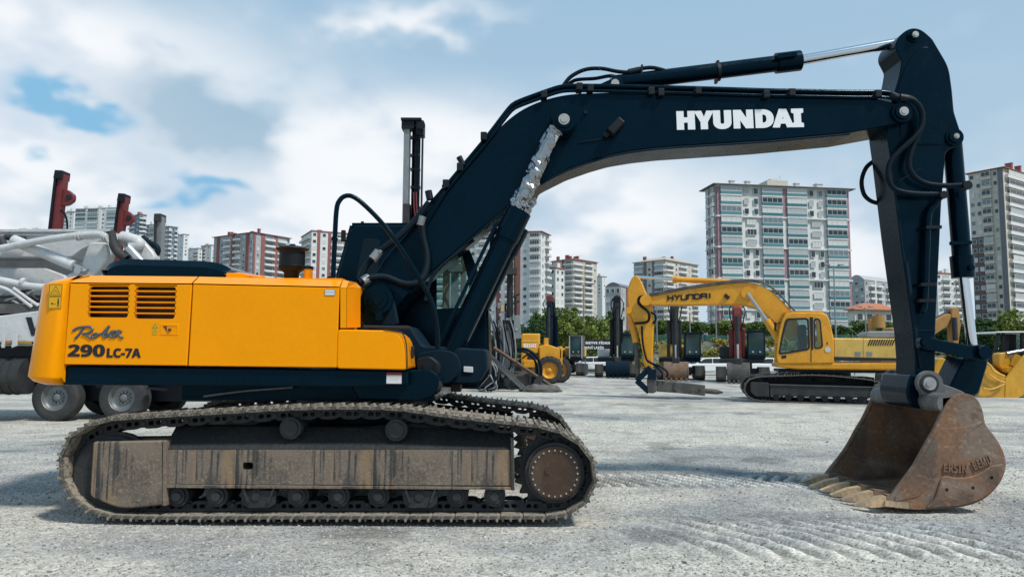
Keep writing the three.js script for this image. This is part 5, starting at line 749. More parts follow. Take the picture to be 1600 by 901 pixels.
// ---------- drilling rig behind the big cab ----------
{
  const T = thing('drilling_rig', 'dark drilling rig whose tall mast rises behind the excavator cab', 'drilling rig'), D = 33, Q = (x, y, dd = D) => P(x, y, dd), bx = (x0, x1, y0, y1, dd, t) => { const a = P(x0, y1, dd), b = P(x1, y0, dd); return box(a.x, b.x, a.y, b.y, -dd - t, -dd); };
  part('mast_beam', [bx(628, 640, 190, 352, D, .5)], M.galv, T); part('mast_back', bx(640, 657, 196, 420, D + .35, .12), M.darkSteel, T); part('lower_mast', bx(625, 640, 318, 560, D - .02, .56), M.darkSteel, T);
  part('guide_rail', [bx(643, 646, 192, 420, D, .2)], M.darkSteel, T); part('guide_rail', bx(655, 661, 196, 420, D, .3), M.black, T);
  parts('rotary_cable', [648.5, 651, 653].map((x, i) => rod(Q(x, 200, D), Q(x - 1 + i, 430, D), .025)), M.rubber, T);
  part('mast_head', [bx(626, 658, 183.5, 187, D - .2, .9), bx(627, 647, 187, 200, D - .1, .6), bx(650, 662, 188, 210, D - .1, .6), disc(Q(658, 196, D - .25), .18, .1, 16)], M.black, T);
  for (const y of [212, 240, 262, 290, 322]) part('mast_bracket', bx(641, 656, y, y + 4, D + .02, .2), M.darkSteel, T);
  for (const [x, m] of [[646, M.red], [650, M.red], [648, M.rubber]]) part('hydraulic_hose', tube([[x, 300], [x + 1, 325], [x + 3, 340], [x + 6, 360]].map(([a, b]) => Q(a, b, D - .1)), .035, 20, 6), m, T);
  // rotary heads and second mast, seen through the cab window and beside the cylinder
  part('rotary_head', [bx(703, 716, 395, 560, D + 1, .4), bx(700, 722, 412, 424, D + .8, .7)], M.dustSteel, T); part('rotary_head', [bx(718, 728, 388, 560, D + 1.2, .4), bx(690, 702, 420, 560, D + 1, .3)], M.bronze, T);
  part('drill_mast', [bx(782, 789, 380, 590, D, .3)], M.silver, T); part('drill_mast', [bx(791, 802, 395, 580, D + .3, .4)], M.darkSteel, T); part('drill_rod', rod(Q(805, 400, D), Q(806, 560, D), .07), M.bronze, T);
  part('slide_carriage', [bx(789, 808, 418, 428, D - .1, .5), bx(786, 806, 500, 550, D - .1, .6)], M.darkSteel, T);
  part('ladder', [rod(Q(800, 455, D - .3), Q(801, 492, D - .3), .04), rod(Q(806, 462, D - .3), Q(806, 492, D - .3), .04), rod(Q(800, 465, D - .3), Q(812, 459, D - .3), .04), rod(Q(800, 475, D - .3), Q(812, 470, D - .3), .04)], M.ink, T);
  part('control_cabinet', ex([[803, 493], [812, 492], [815, 528], [802, 530]], D - .6, .5, { b: .02 }), M.galv, T); part('cabinet_plate', disc(Q(807, 514, D - .63), .07, .02, 12), M.pin, T);
  part('amber_beacon', bx(783, 787, 477, 486, D - .3, .2), M.paleYellow, T);
  part('rig_body', [bx(690, 782, 556, 592, D + .4, 2), bx(740, 800, 530, 560, D + .6, 1.2)], M.darkSteel, T);
  const R = rng(77); for (let i = 0; i < 16; i++) { const x = 758 + R() * 46, y = 470 + R() * 60, w = 2 + R() * 6, h = 3 + R() * 12; part('machinery_block', bx(x, x + w, y, y + h, D + R() * 1.2 - .3, .3), [M.silver, M.galv, M.darkSteel, M.dustSteel, M.galv, M.paleYellow][Math.floor(R() * 5.4)], T); }
  for (let i = 0; i < 9; i++) { const x = 755 + i * 5.2; part('hydraulic_hose', tube([[x, 470 + R() * 40], [x + R() * 8, 520], [x + 6 + R() * 6, 548 + R() * 20], [x - 4 + R() * 8, 585 + R() * 10]].map(([a, b]) => Q(a, b, D - .5 - R() * .4)), .04, 30, 6), [M.rubber, M.darkSteel, M.galv][i % 3], T); }
  part('hose_reel', [new THREE.TorusGeometry(.95, .07, 8, 40).translate(Q(812, 575, D).x, Q(812, 578, D).y, -D + .2), new THREE.TorusGeometry(.85, .05, 8, 40).translate(Q(810, 575, D).x, Q(812, 578, D).y, -D)], M.rubber, T);
  part('steel_drum', [rod(V(Q(790, 560, D).x, .8, -D + .3), V(Q(791, 560, D).x, 2.6, -D + .3), .26, .26, 20)], M.galv, T);
  parts('rig_crawler', [rbox(Q(690, 590, D).x, Q(830, 590, D).x, .02, .75, -D - .6, -D - .1, .2), rbox(Q(690, 590, D).x, Q(830, 590, D).x, .02, .75, -D - 2.6, -D - 2.1, .2)], M.darkSteel, T);
  rebase(T, V(Q(740, 560).x, 0, -D));
}
{ // things lying in front of it
  const D = 31, Q = (x, y, dd = D) => P(x, y, dd), gy = (v) => { v.y = Math.max(v.y, .05); return v; };
  const b1 = thing('drill_rod', 'long rusty drill rod leaning down onto a small dirt heap', 'drill rod'); part('rod_tube', [rod(Q(771, 543), gy(Q(871, 609)), .075)], M.bronze, b1); parts('rod_clamp', [bar(Q(803, 566), Q(806, 572), .25, .2), bar(Q(838, 590), Q(846, 596), .35, .3)], M.darkSteel, b1); rebase(b1, V(Q(871, 609).x, 0, -D));
  const b2 = thing('steel_channel', 'grey steel channel sloping to the ground beside the rusty rod', 'steel beam'); part('beam', [bar(Q(764, 555, D - .2), gy(Q(818, 606, D - .2)), .2, .12)], M.galv, b2); part('flange', [bar(Q(766, 553, D - .3), gy(Q(820, 604, D - .3)), .05, .3)], M.dustSteel, b2); rebase(b2, V(Q(818, 606).x, 0, -D + .2));
  const b3 = thing('steel_channel', 'dark steel leader beam lying behind the sloping grey channel', 'steel beam'); part('beam', [bar(Q(745, 566, D + .4), Q(802, 585, D + .4), .24, .2), bar(Q(800, 588, D + .4), Q(835, 578, D + .4), .12, .12)], M.dustSteel, b3); parts('foot', [bar(Q(800, 585, D + .4), gy(Q(800, 612, D + .4)), .14, .14), bar(Q(748, 566, D + .4), gy(Q(748, 614, D + .4)), .14, .14)], M.darkSteel, b3); rebase(b3, V(Q(800, 600).x, 0, -D - .4));
  const hs = thing('hose_bundle', 'bundle of loose black hoses hanging to the ground right of the excavator cab', 'hoses'), R = rng(9);
  for (let i = 0; i < 10; i++) part('hose', tube([[752 + i * 1.5, 555 + R() * 8], [762 + i * 1.6, 572 + R() * 5], [768 + R() * 8, 592], [756 + R() * 22, 606], [740 + R() * 30, 611]].map(([x, y]) => gy(Q(x, y, D - .6 - R() * .3))), .03, 30, 6), i % 3 ? M.rubber : M.galv, hs);
  rebase(hs, V(Q(765, 600).x, 0, -D + .6));
  const mg = new THREE.SphereGeometry(1, 28, 10, 0, Math.PI * 2, 0, Math.PI / 2), mp = mg.attributes.position; for (let i = 0; i < mp.count; i++) { const k = .75 + .5 * fbm(mp.getX(i) * 3 + 5, mp.getY(i) * 3, mp.getZ(i) * 3 + 2, 3); mp.setXYZ(i, mp.getX(i) * .85 * k, Math.max(0, mp.getY(i)) * .36 * k - .01, mp.getZ(i) * .6 * k); } mg.computeVertexNormals();
  const hp = part('dirt_heap', mg, M.dustSteel, scene); const hb = Gp(846, D); hp.position.set(P(846, 605, D).x, 0, -D); hp.name = numbered('dirt_heap'); hp.userData = { label: 'small dark heap of dirt under the end of the rusty rod', category: 'dirt heap' };
}

// ---------- grader with yellow rims ----------
{
  const T = thing('motor_grader', 'yellow motor grader with big yellow rimmed tyres left of the dark excavators', 'grader'), D = 40, Q = (x, y, dd = D) => P(x, y, dd), bx = (x0, x1, y0, y1, dd, t, r = .04) => { const a = P(x0, y1, dd), b = P(x1, y0, dd); return rbox(a.x, b.x, a.y, b.y, -dd - t, -dd, r); };
  const eng = part('engine_cover', [bx(815, 842, 522, 570, D, 1.4)], M.oldYellow, T);
  { const a = Q(818, 543, D), b = Q(838, 537, D); part('lettering', letters('BISHI', a.x, a.y, b.x - a.x, b.y - a.y, -D + .012, .012, .04), M.letter, eng); }
  part('grille', [bx(824, 841, 551, 561, D - .02, .05, .01)], M.ink, eng); part('trim_line', bx(816, 842, 532, 534, D - .015, .03, .005), M.paleYellow, eng);
  part('rear_frame', [ex([[842, 540], [856, 538], [878, 545], [878, 560], [866, 565], [844, 575]], D - .1, 1.6, { b: .04, r: .1 }), bx(874, 879, 541, 572, D - .1, 1.8), bx(818, 842, 563, 574, D - .1, 1.6)], M.oldYellow, T);
  part('upper_body', [bx(816, 844, 521, 538, D + .3, 1.2)], M.paleYellow, T); part('lifting_post', bx(850, 857, 528, 540, D, .3), M.oldYellow, T);
  for (const [x, dz] of [[858, 0], [872, -1.5]]) { const c = V(P(x, 580, D - dz).x, .72, -D + dz + .2); wheel(c, .72, .42, T, { rimM: M.oldYellow, bolts: 8, lugs: 18, rim: .6 }); }
  { const c = V(P(826, 580, D).x, .72, -D - 1.3); wheel(c, .72, .42, T, { rimM: M.oldYellow, bolts: 0, lugs: 18 }); }
  part('hose', tube([[816, 560], [828, 552], [836, 565], [838, 585]].map(([x, y]) => Q(x, y, D - .5)), .05, 20, 6), M.rubber, T);
  rebase(T, V(Q(850, 590).x, 0, -D));
}

// ---------- excavators seen from the front ----------
function frontExcavator(label, px, D, o = {}) {
  const T = thing('crawler_excavator', label, 'excavator', o.group), up = o.paint ?? M.navyDull, g = T, cab = o.cab ?? M.navyDull, top = o.top ?? 4.4, reach = o.reach ?? 3.3;
  const tg = []; for (const s of [-1, 1]) {
    const prof = [[-1.9, .1], [-2.1, .5, .3], [-1.8, .88, .2], [1.8, .88, .2], [2.1, .5, .3], [1.9, .04, .2], [-1.9, .02]];
    const tr = part('crawler_track', exW(prof, .28, .56, { r: .2, b: .02 }).rotateY(Math.PI / 2).translate(s * 1.2, 0, 0), M.darkSteel, g);
    for (let i = 0; i < 7; i++) { const a = -.35 + i * .29, y = .12 + i * .125, z = -(2.12 - .55 * Math.max(0, Math.abs(i - 3) / 3 - .45)); part('track_shoe', shared(new THREE.BoxGeometry(.6, .115, .08)), M.dustSteel, tr).position.set(s * 1.2, y, -z + .02); }
    tg.push(tr);
  }
  part('slew_base', [new THREE.CylinderGeometry(.6, .6, .4, 20).translate(0, .95, -.2), box(-.9, .9, .4, .8, -1.2, 1.2)], M.black, g);
  part('deck', [rbox(-1.3, 1.3, 1.12, 1.4, -2.4, 1.2, .05)], up, g);
  parts('engine_hood', [rbox(-1.3, -.4, 1.4, o.hoodH ?? 2.1, -2.3, .7, .1), rbox(-.3, 1.3, 1.4, 2.2, -2.4, -.9, .1)], o.hood ?? up, g);
  const cx = .82, c = part('cab', [rbox(cx - .5, cx - .43, 1.4, 3.0, -.6, 1.25, .02), rbox(cx + .43, cx + .5, 1.4, 3.0, -.6, 1.25, .02), rbox(cx - .52, cx + .52, 2.94, 3.06, -.62, 1.3, .04), rbox(cx - .5, cx + .5, 1.4, 1.62, 1.1, 1.27, .02), rbox(cx - .5, cx + .5, 1.4, 3, -.66, -.58, .02)], cab, g);
  part('windscreen', [box(cx - .44, cx + .44, 1.63, 2.94, 1.2, 1.22)], M.tealGlass, c); part('seat', [rbox(cx - .22, cx + .22, 1.6, 2.5, -.2, .1, .06)], M.black, c);
  if (o.bar) parts('cab_guard', [box(cx - .5, cx - .44, 1.3, 3, 1.26, 1.3), box(cx + .44, cx + .5, 1.3, 3, 1.26, 1.3)], o.bar, c);
  for (const s of [-1, 1]) part('work_lamp', rbox(cx + s * .2 - .05, cx + s * .2 + .05, 1.75, 1.83, 1.22, 1.27, .01), M.lens, c);
  // boom and arm, profile in the (z, y) plane
  const pf = (pts, w, x = 0, r = .15) => exW(pts.map(([a, b, q]) => [-a, b, ...(q ? [q] : [])]), w / 2, w, { r, b: .03 }).rotateY(Math.PI / 2).translate(x, 0, 0);
  const bx0 = o.bx ?? -.12;
  const bm = part('boom', pf([[-.1, 1.7], [.3, 1.6], [1.5, top - 1.0], [reach - .2, top - .35], [reach, top], [reach - .3, top + .1], [1.1, top - .4], [.2, 2.6]], .52, bx0), o.boom ?? up, g);
  parts('boom_cylinder', [rod(V(bx0 - .36, 1.5, .9), V(bx0 - .36, top - 1.1, 1.5), .11), rod(V(bx0 + .36, 1.5, .9), V(bx0 + .36, top - 1.1, 1.5), .11)], o.boom ?? up, g);
  const ar = part('arm', pf([[reach - .3, top + .35], [reach + .1, top + .3], [reach + .35, top - .4], [reach + .15, 1.35], [reach - .15, 1.3], [reach - .25, top - .3]], .38, bx0), o.armM ?? o.boom ?? up, g);
  part('arm_tip', rbox(bx0 - .24, bx0 + .24, top - .1, top + .42, reach - .3, reach + .25, .1), o.tip ?? o.boom ?? up, ar);
  const cyl = part('bucket_cylinder', [rod(V(bx0, top - .5, reach + .45), V(bx0, 2.2, reach + .4), .11)], M.darkSteel, g); part('piston_rod', rod(V(bx0, 2.2, reach + .4), V(bx0, 1.4, reach + .4), .06), M.chrome, cyl);
  part('arm_cylinder', [rod(V(bx0, top - .1, 1.4), V(bx0, top + .4, reach - .1), .1)], M.darkSteel, g);
  for (const s of [-1, 1]) part('hydraulic_hose', tube([V(bx0 + s * .2, top + .3, reach), V(bx0 + s * .42, top - .1, reach + .2), V(bx0 + s * .34, top - .7, reach + .3), V(bx0 + s * .2, top - 1.3, reach + .3)], .035, 24, 6), M.rubber, g);
  part('link_arm', [rbox(bx0 - .22, bx0 + .22, 1.05, 1.45, reach - .1, reach + .45, .05)], M.darkSteel, g);
  const bw = o.bw ?? .62; part('bucket', [pf([[reach - .5, 1.1], [reach + .4, 1.2], [reach + .62, .7, .3], [reach + .5, .1, .3], [reach - .1, .02, .2], [reach - .4, .3]], bw * 2, bx0 + (o.bo ?? 0), .2), ...[-.8, -.4, 0, .4, .8].map((k) => rbox(bx0 + (o.bo ?? 0) + k * bw - .06, bx0 + (o.bo ?? 0) + k * bw + .06, .02, .2, reach + .4, reach + .62, .02))], o.bucket ?? M.dustSteel, g);
  if (o.extra) o.extra(g);
  const q = P(px, 590, D); g.position.set(q.x, 0, -D); g.rotation.y = (o.turn ?? 0) - Math.atan2(q.x, D) * .95;
  return g;
}
frontExcavator('dark excavator with a black and white cab right of the yellow grader', 886, 58, { paint: M.black, cab: M.dustSteel, bar: M.white, boom: M.navyDull, top: 5.6, reach: 2.6, bx: -1.0, turn: -.12, tip: M.red, bucket: M.black, hood: M.paleYellow });
frontExcavator('near black excavator with a white side box beside the dark banner', 962, 54, { paint: M.black, boom: M.black, top: 5.2, bucket: M.navyDull, bw: .8, hood: M.white, hoodH: 2.0, turn: .02, bx: .05 });
frontExcavator('dark grey excavator with a pale yellow hood under the yellow boom', 1062, 49, { paint: M.navyDull, boom: M.darkSteel, top: 4.9, hood: M.paleYellow, hoodH: 2.3, bucket: M.rust, bw: .75, turn: .03, bx: -.35 });
frontExcavator('excavator with a dark red boom and bright orange tip between the white cars', 1160, 45, { paint: M.darkSteel, boom: M.red, armM: M.red, tip: M.orangeRed, top: 4.25, bucket: M.dustSteel, bw: .62, turn: 0, bx: -.25 });

// ---------- machines at the right edge ----------
{
  const T = thing('wheel_loader', 'yellow wheel loader with lowered bucket at the right edge', 'wheel loader'), D = 29, z = crop(1460, 460, 5.007), Q = (x, y, dd = D) => { const q = z([[x, y]])[0]; return P(q[0], q[1], dd); };
  const pr = (pts, dd, t, o) => ex(z(pts), dd, t, o);
  const bk = part('bucket', [pr([[560, 665, .05], [700, 480], [960, 330], [1010, 420], [860, 700], [640, 822], [555, 822]], D - .4, .1, { b: .02, r: .1 }), pr([[345, 810], [545, 822], [570, 670], [440, 540], [405, 525], [395, 560]], D - .3, .09, { b: .02 }), hexa([Q(345, 800, D - .2), Q(560, 822, D - .38), Q(565, 668, D - .38), Q(410, 530, D - .2), Q(360, 790, D + .7), Q(560, 800, D + .7), Q(600, 640, D + .7), Q(440, 540, D + .7)])], M.loaderYellow, T);
  parts('bucket_rib', [tube([[385, 735], [460, 738], [555, 700]].map(([x, y]) => Q(x, y, D - .45)), .03, 16, 6), tube([[425, 620], [500, 670], [560, 690]].map(([x, y]) => Q(x, y, D - .45)), .03, 16, 6), tube([[405, 525], [445, 560], [470, 600], [555, 640]].map(([x, y]) => Q(x, y, D - .45)), .04, 16, 6)], M.paleYellow, bk);
  part('lift_arm', [pr([[505, 460, .1], [565, 450, .1], [590, 480], [605, 560], [640, 600], [600, 640], [560, 610], [510, 560]], D + .1, .4, { b: .03, r: .1 }), disc(Q(580, 590, D), .14, .3, 16)], M.loaderYellow, T);
  part('tilt_link', [bar(Q(640, 470, D + .2), Q(600, 560, D + .2), .25, .3)], M.loaderYellow, T); part('tilt_cylinder', rod(Q(570, 462, D + .1), Q(760, 430, D + .1), .08), M.silver, T);
  part('canopy', [pr([[483, 300], [500, 288], [900, 284], [900, 300]], D + .8, 1.8, { b: .03 })], M.white, T);
  parts('cab_post', [bar(Q(505, 300, D + .9), Q(480, 450, D + .9), .1, .1), bar(Q(545, 300, D + .9), Q(535, 450, D + .9), .08, .08), bar(Q(690, 300, D + .9), Q(690, 450, D + .9), .1, .1)], M.black, T);
  parts('cab_glass', [pr([[508, 302], [543, 302], [533, 450], [484, 450]], D + .95, .02, { b: 0 }), pr([[640, 302], [690, 302], [690, 440], [600, 440]], D + 2.4, .02, { b: 0 })], M.glass, T);
  part('seat', [bar(Q(590, 310, D + 1.4), Q(590, 440, D + 1.4), .3, .4)], M.black, T);
  part('front_frame', [pr([[480, 450], [900, 440], [900, 700], [690, 720], [560, 660]], D + .9, 1.5, { b: .03 })], M.black, T);
  { const c = V(Q(800, 700, D).x, .78, -D + .1); wheel(c, .78, .5, T, { rimM: M.loaderYellow, bolts: 8, lugs: 18 }); const c2 = V(Q(1250, 700, D).x, .78, -D + .1); wheel(c2, .78, .5, T, { rimM: M.loaderYellow, bolts: 8, lugs: 18 }); const c3 = c.clone(); c3.z -= 2; wheel(c3, .78, .5, T, { rimM: M.loaderYellow, bolts: 0, lugs: 18 }); }
  part('rear_body', [pr([[900, 430], [1500, 440], [1500, 640], [900, 660]], D + .6, 1.6, { b: .05, r: .1 })], M.loaderYellow, T);
  rebase(T, V(Q(720, 700).x, 0, -D));
  const O = thing('crawler_excavator', 'weathered orange excavator half hidden behind the big dark arm', 'excavator'), d2 = 36, q2 = (x, y, dd = d2) => { const q = z([[x, y]])[0]; return P(q[0], q[1], dd); };
  part('boom', ex(z([[-260, 420], [-120, 260], [0, 205], [110, 145, .2], [140, 160], [120, 240], [0, 320], [-100, 420], [-180, 520]]), d2, .5, { b: .03, r: .1 }), M.ochre, O);
  part('arm', ex(z([[140, 110, .1], [165, 95], [200, 120], [212, 240], [190, 420], [150, 480], [135, 250]]), d2 + .05, .4, { b: .03, r: .05 }), M.ochre, O);
  part('arm_cylinder', [rod(q2(160, 180, d2 - .1), q2(168, 360, d2 - .1), .12), rod(q2(-60, 240, d2 + .3), q2(160, 110, d2 + .3), .1)], M.darkSteel, O);
  part('bucket', ex(z([[40, 500, .1], [75, 492, .1], [140, 545], [150, 640, .2], [110, 700, .2], [0, 660], [-10, 600]]), d2 - .3, 1.2, { b: .05, r: .2 }), M.loaderYellow, O);
  part('engine_body', [ex(z([[-420, 420], [-160, 420], [-160, 560], [-420, 560]]), d2 - .2, 2.2, { b: .05 })], M.ochre, O); part('cab', [ex(z([[-330, 260], [-240, 250], [-210, 420], [-330, 420]]), d2 - .2, 1, { b: .05, r: .1 })], M.ochre, O);
  parts('crawler_track', [ex(z([[-420, 620, .2], [-60, 620, .2], [-60, 745, .2], [-420, 745, .2]]), d2 - .4, .6, { b: .05, r: .2 }), ex(z([[-420, 620, .2], [-60, 620, .2], [-60, 745, .2], [-420, 745, .2]]), d2 + 1.6, .6, { b: .05, r: .2 })], M.darkSteel, O);
  for (const c of O.children) if (c.name === 'crawler_track') { c.geometry.computeBoundingBox(); c.position.y = -c.geometry.boundingBox.min.y; }
  rebase(O, V(q2(-240, 600).x, 0, -d2));
}

// ---------- parked cars ----------
function car(label, x, d, turn) {
  const T = thing('parked_car', label, 'car', 'white cars parked behind the machines');
  const prof = [[-2.2, .35, .1], [-2.25, .75, .2], [-1.5, .95, .2], [-.75, 1.42, .3], [.7, 1.46, .3], [1.6, 1.0, .2], [2.2, .9, .2], [2.25, .4, .1]];
  const body = part('body', [exW([[-2.2, .3, .1], [-2.26, .75, .2], [-1.5, .93, .2], [1.6, .98, .2], [2.2, .88, .2], [2.24, .35, .1]], .87, 1.74, { r: .1, b: .06 }), exW([[-1.45, .9], [-.72, 1.4, .25], [.72, 1.44, .25], [1.62, .94]], .72, 1.44, { r: .1, b: .06 })], mat(lin(.72, .73, .74), { roughness: .25, clearcoat: .8 }), T);
  for (const s of [1, -1]) { const gz = s > 0 ? .735 : -.725; part('side_window', exW([[-1.2, .97], [-.66, 1.32, .1], [-.02, 1.35], [-.02, .97]], gz, .012, { r: .04, b: 0 }), M.darkGlass, body); part('side_window', exW([[.05, .97], [.05, 1.35], [.64, 1.34, .1], [1.3, .98]], gz, .012, { r: .04, b: 0 }), M.darkGlass, body); }
  part('windscreen', hexa([V(-1.43, .97, .6), V(-1.43, .97, -.6), V(-.82, 1.36, -.55), V(-.82, 1.36, .55), V(-1.40, .95, .6), V(-1.40, .95, -.6), V(-.79, 1.34, -.55), V(-.79, 1.34, .55)]), M.darkGlass, body);
  part('headlight', rbox(-2.28, -2.1, .66, .78, .5, .82, .03), M.lens, body); part('headlight', rbox(-2.28, -2.1, .66, .78, -.82, -.5, .03), M.lens, body);
  for (const [a, b] of [[-1.35, .78], [1.35, .78], [-1.35, -.78], [1.35, -.78]]) wheel(V(a, .32, b), .32, .2, T, { bolts: 5, side: Math.sign(b), rim: .64 });
  T.position.set(P(x, 580, d).x, 0, -d); T.rotation.y = turn; return T;
}
car('white car behind the dark grey excavator and the fence', 1108, 60, .15);
car('white car partly hidden by the yellow excavator cab', 1204, 61, Math.PI + .1);
car('white car far off beside the black and white cab', 922, 66, .3);
// ---------- banner ----------
{
  const D = 64, T = thing('banner', 'dark banner with white letters on posts left of the near black excavator', 'banner'), a = P(913, 546, D), b = P(985, 531, D);
  const pn = part('panel', box(a.x, b.x, a.y, b.y, -D - .05, -D), M.ink, T); part('post', box(a.x + .05, a.x + .15, 0, b.y, -D - .16, -D - .06), M.galv, T); part('post', box(b.x - .15, b.x - .05, 0, b.y, -D - .16, -D - .06), M.galv, T);
  const h = (b.y - a.y) * .34; part('lettering', letters('MEYVE FİDANI', a.x + .12, a.y + h * 1.62, 2.25, h, -D + .02, .02, .02), M.letter, pn); part('lettering', letters('MAVİ LADİN', a.x + .02, a.y + h * .2, 1.65, h, -D + .02, .02, .02), M.letter, pn);
  rebase(T, V((a.x + b.x) / 2, 0, -D));
}

// ---------- trees, shrubs, fence, lamp posts ----------
const leafM = [[.075, .12, .03], [.055, .10, .028], [.13, .17, .045], [.04, .075, .03]].map(([r, g, b]) => mat(lin(r * 1.25, g * 1.25, b * 1.25), { roughness: .8, specularIntensity: .3, vertexColors: true }));
function crownGeo(seed, rx, ry, clumps, per, leaf) {
  const R = rng(seed), pos = [], col = [];
  for (let c = 0; c < clumps; c++) {
    const u = R() * 2 - 1, th = R() * 6.283, s = Math.sqrt(1 - u * u), k = Math.pow(R(), .45) * (.75 + .35 * fbm(th * 1.3, u * 2, seed, 2)), cc = V(Math.cos(th) * s * rx * k, ry + u * ry * k, Math.sin(th) * s * rx * k), cr = (.16 + .16 * R()) * rx, tint = .75 + .5 * R();
    for (let i = 0; i < per; i++) {
      const a = V(R() - .5, R() - .5, R() - .5).normalize().multiplyScalar(cr * Math.pow(R(), .4)).add(cc); a.y = Math.max(a.y, .02);
      const e1 = V(R() - .5, R() - .5, R() - .5).normalize().multiplyScalar(leaf * (.6 + .8 * R())), e2 = V(R() - .5, R() - .5, R() - .5).cross(e1).normalize().multiplyScalar(leaf * (.35 + .4 * R())), t = tint * (.8 + .4 * R());
      for (const v of [a.clone().add(e1), a.clone().add(e2), a.clone().sub(e1), a.clone().add(e1), a.clone().sub(e1), a.clone().sub(e2)]) { pos.push(v.x, v.y, v.z); col.push(t, t, t * .9); }
    }
  }
  const g = new THREE.BufferGeometry(); g.setAttribute('position', new THREE.Float32BufferAttribute(pos, 3)); g.setAttribute('color', new THREE.Float32BufferAttribute(col, 3)); g.computeVertexNormals(); const f = finish(g); f.userData.done = true; return f;
}
const crowns = [crownGeo(1, 1.9, 1.9, 60, 70, .13), crownGeo(2, 2.1, 1.6, 60, 70, .13), crownGeo(3, 1.6, 2.3, 60, 70, .13)];
const trunkG = shared([rod(V(0, 0, 0), V(.05, 1.5, 0), .13, .09, 8), rod(V(.05, 1.4, 0), V(.5, 2.9, .3), .08, .03, 6), rod(V(.05, 1.4, 0), V(-.5, 3, -.2), .08, .03, 6), rod(V(.05, 1.5, 0), V(.1, 3.4, 0), .08, .03, 6)]);
const bark = mat(lin(.12, .09, .065), { roughness: .95 });
function tree(label, px, py, D, h, k, m, group, sx = 1) {   // px, py: photo position of the crown's top
  const T = thing('tree', label, 'tree', group), q = P(px, py, D), y = D > 66 ? bankH(q.x, -D) : 0, s = (q.y - y) / [5.1, 4.5, 5.9][k];
  part('trunk', trunkG, bark, T); const c = part('crown', crowns[k], leafM[m], T); c.position.y = [1.3, 1.3, 1.3][k]; c.rotation.y = px; T.position.set(q.x, y - .05, -D); T.scale.set(s * sx, s, s * sx); return T;
}
const G1 = 'trees on the bank behind the machines';
[['bright green bushy tree behind the grader', 890, 472, 70, 2, 2, .95], ['dark tree left of the bright green tree behind the grader', 858, 473, 76, 0, 1, 1.0], ['olive green tree right of the lamp post behind the banner', 936, 493, 70, 1, 2, 1.0], ['dark reddish green tree behind the drilling rig', 826, 493, 70, 0, 3, 1.05], ['dark tall tree behind the near black excavator boom', 956, 482, 82, 2, 3, .8], ['mid green tree left of the near black boom', 914, 488, 78, 0, 0, .9], ['low dark bush right of the near black excavator', 985, 512, 74, 1, 3, 1.2], ['small bright tree beside the raised yellow arm', 1000, 503, 80, 0, 0, 1.0], ['dark green tree left of the drilling rig cabinet', 795, 500, 76, 0, 3, 1.2], ['round clipped tree left of the dark grey boom', 1030, 497, 92, 1, 0, 1.6], ['round clipped tree right of the dark grey boom', 1070, 498, 92, 1, 0, 1.7], ['round clipped tree below the left wall of the large tower', 1096, 500, 92, 1, 0, 1.7], ['round clipped tree left of the orange boom tip', 1140, 498, 92, 1, 2, 1.8], ['round clipped tree left of the yellow cab', 1186, 499, 92, 1, 0, 1.8], ['green tree behind the yellow cab roof', 1210, 502, 93, 1, 1, 1.6], ['tree right of the yellow cab below the tower', 1308, 505, 92, 1, 1, 1.6], ['tree below the orange roofed house', 1345, 497, 93, 0, 1, 1.3], ['tree right of the orange roofed house', 1384, 500, 93, 0, 0, 1.3],
  ['dark tree left of the bucket cylinder', 1478, 492, 74, 0, 3, 1.2], ['dark green tree right of the bucket cylinder rod', 1533, 494, 72, 1, 3, 1.2], ['dark tree behind the loader canopy', 1556, 502, 76, 0, 3, 1.2], ['bright green tree at the right edge above the loader', 1588, 476, 70, 0, 2, 1.0], ['leafy tree cut off by the right edge', 1625, 490, 80, 0, 0, 1.2], ['dark bush like tree between the two yellow machines', 1508, 505, 72, 1, 3, 1.3]].forEach(([l, x, y, d, k, m, sx]) => tree(l, x, y, d, 0, k, m, G1, sx));
{ // low growth on the bank
  const R = rng(31), N = 240, g = crownGeo(9, .8, .5, 10, 26, .12), inst = new THREE.InstancedMesh(g, leafM[2], N), m4 = new THREE.Matrix4(), c = new THREE.Color();
  for (let i = 0; i < N; i++) { const x = -6 + 62 * R(), z = -73 - 15 * R(), s = .4 + .8 * R(); m4.compose(V(x, bankH(x, z) - .1, z), new THREE.Quaternion().setFromAxisAngle(V(0, 1, 0), R() * 6), V(s * 1.3, s, s * 1.3)); inst.setMatrixAt(i, m4); const k = R(); inst.setColorAt(i, c.setRGB(.9 + .8 * k, 1, .8 + .3 * k)); }
  inst.name = 'ground_cover'; inst.userData = { kind: 'stuff', label: 'weeds and low scrub growing on the bank', category: 'scrub' }; scene.add(inst);
  const sg = new THREE.IcosahedronGeometry(1, 0), ri = new THREE.InstancedMesh(sg, mat(lin(1, 1, 1), { roughness: .95 }), 260); for (let i = 0; i < 260; i++) { const x = 2 + 40 * R(), z = -72 - 13 * R(), s = .12 + .35 * R() * R(); m4.compose(V(x, bankH(x, z), z), new THREE.Quaternion().setFromEuler(new THREE.Euler(R() * 6, R() * 6, R() * 6)), V(s * 1.3, s * .8, s)); ri.setMatrixAt(i, m4); const k = .22 + .25 * R(); ri.setColorAt(i, c.setRGB(k, k * .97, k * .9)); } ri.name = 'rubble'; ri.userData = { kind: 'stuff', label: 'pale rubble stones lying on the bank', category: 'rubble' }; scene.add(ri);
}
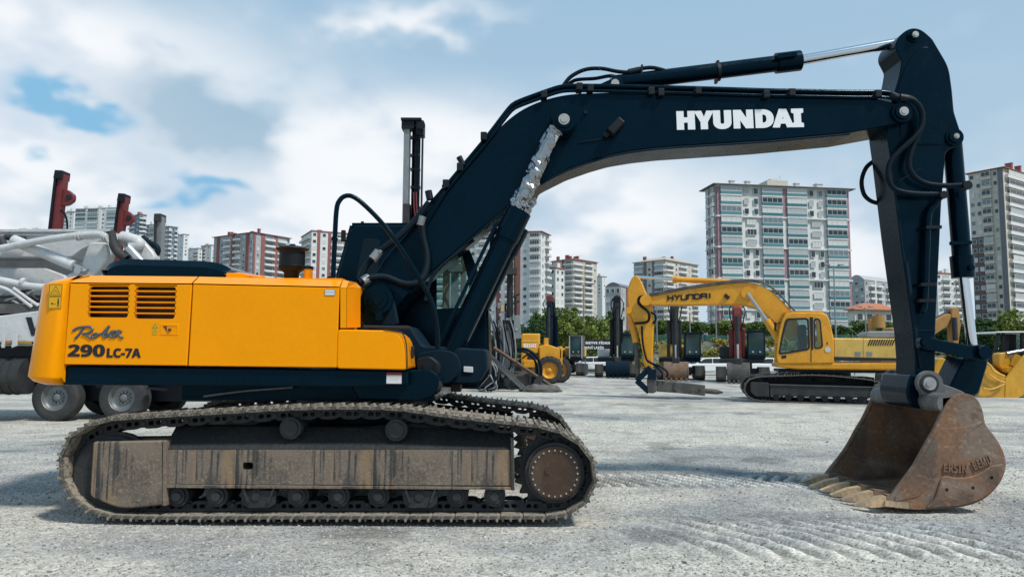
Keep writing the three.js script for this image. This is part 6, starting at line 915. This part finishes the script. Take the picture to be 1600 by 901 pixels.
{ // green screen fence on top of the bank, wire fence at its foot
  const gm = mat(lin(.03, .13, .11), { roughness: .7, map: dusty }), T = thing('screen_fence', 'dark green screen fence along the top of the bank', 'fence'), z = -89; for (let x = 14; x < 44; x += 3) { const y = Math.min(bankH(x, z), bankH(x + 3, z)); part('panel', box(x + .06, x + 2.94, y - .2, y + 1.15, z - .03, z), gm, T); part('post', box(x - .05, x + .05, y - .3, y + 1.3, z - .05, z + .05), M.galv, T); } rebase(T, V(20, bankH(20, z), z));
  const Wf = thing('wire_fence', 'thin wire fence with posts behind the parked white cars', 'fence'), zz = -63; for (let x = 3; x < 36; x += 2.9) part('post', rod(V(x, 0, zz), V(x, 2.3, zz), .035, .035, 6), M.darkSteel, Wf); for (const y of [.3, .8, 1.3, 1.8, 2.2]) part('wire', rod(V(3, y, zz), V(34.9, y, zz), .008, .008, 4), M.darkSteel, Wf); rebase(Wf, V(19, 0, zz));
}
function lamp(label, px, py, D, two) {
  const T = thing('street_lamp', label, 'lamp post', 'street lamps behind the yard'), q = P(px, py, D), y = D > 66 ? bankH(q.x, -D) : 0;
  part('pole', rod(V(0, 0, 0), V(0, q.y - y, 0), .1, .06, 10), M.galv, T); for (const s of two ? [-1, 1] : [1]) { const a = part('lamp_arm', rod(V(0, q.y - y - .1, 0), V(s * .8, q.y - y + .12, 0), .04, .03, 8), M.galv, T); part('lamp_head', rbox(s * .7 - .25, s * .7 + .35, q.y - y + .08, q.y - y + .2, -.12, .12, .04), M.galv, a); }
  T.position.set(q.x, y - .02, -D);
}
lamp('tall lamp post rising between the beige blocks left of the yellow arm', 912, 445, 70, true);
lamp('tall two headed lamp post in front of the large tower right of the yellow cab', 1303, 415, 75, true);
lamp('short lamp post in front of the orange roofed house', 1352, 480, 90, true);
lamp('thin lamp post between the clipped trees under the yellow boom', 1078, 488, 82, false);
lamp('thin lamp post beside the raised yellow arm', 1026, 470, 82, false);
lamp('white lamp post at the foot of the large tower', 1118, 440, 88, false);
renderer.render(scene, camera);
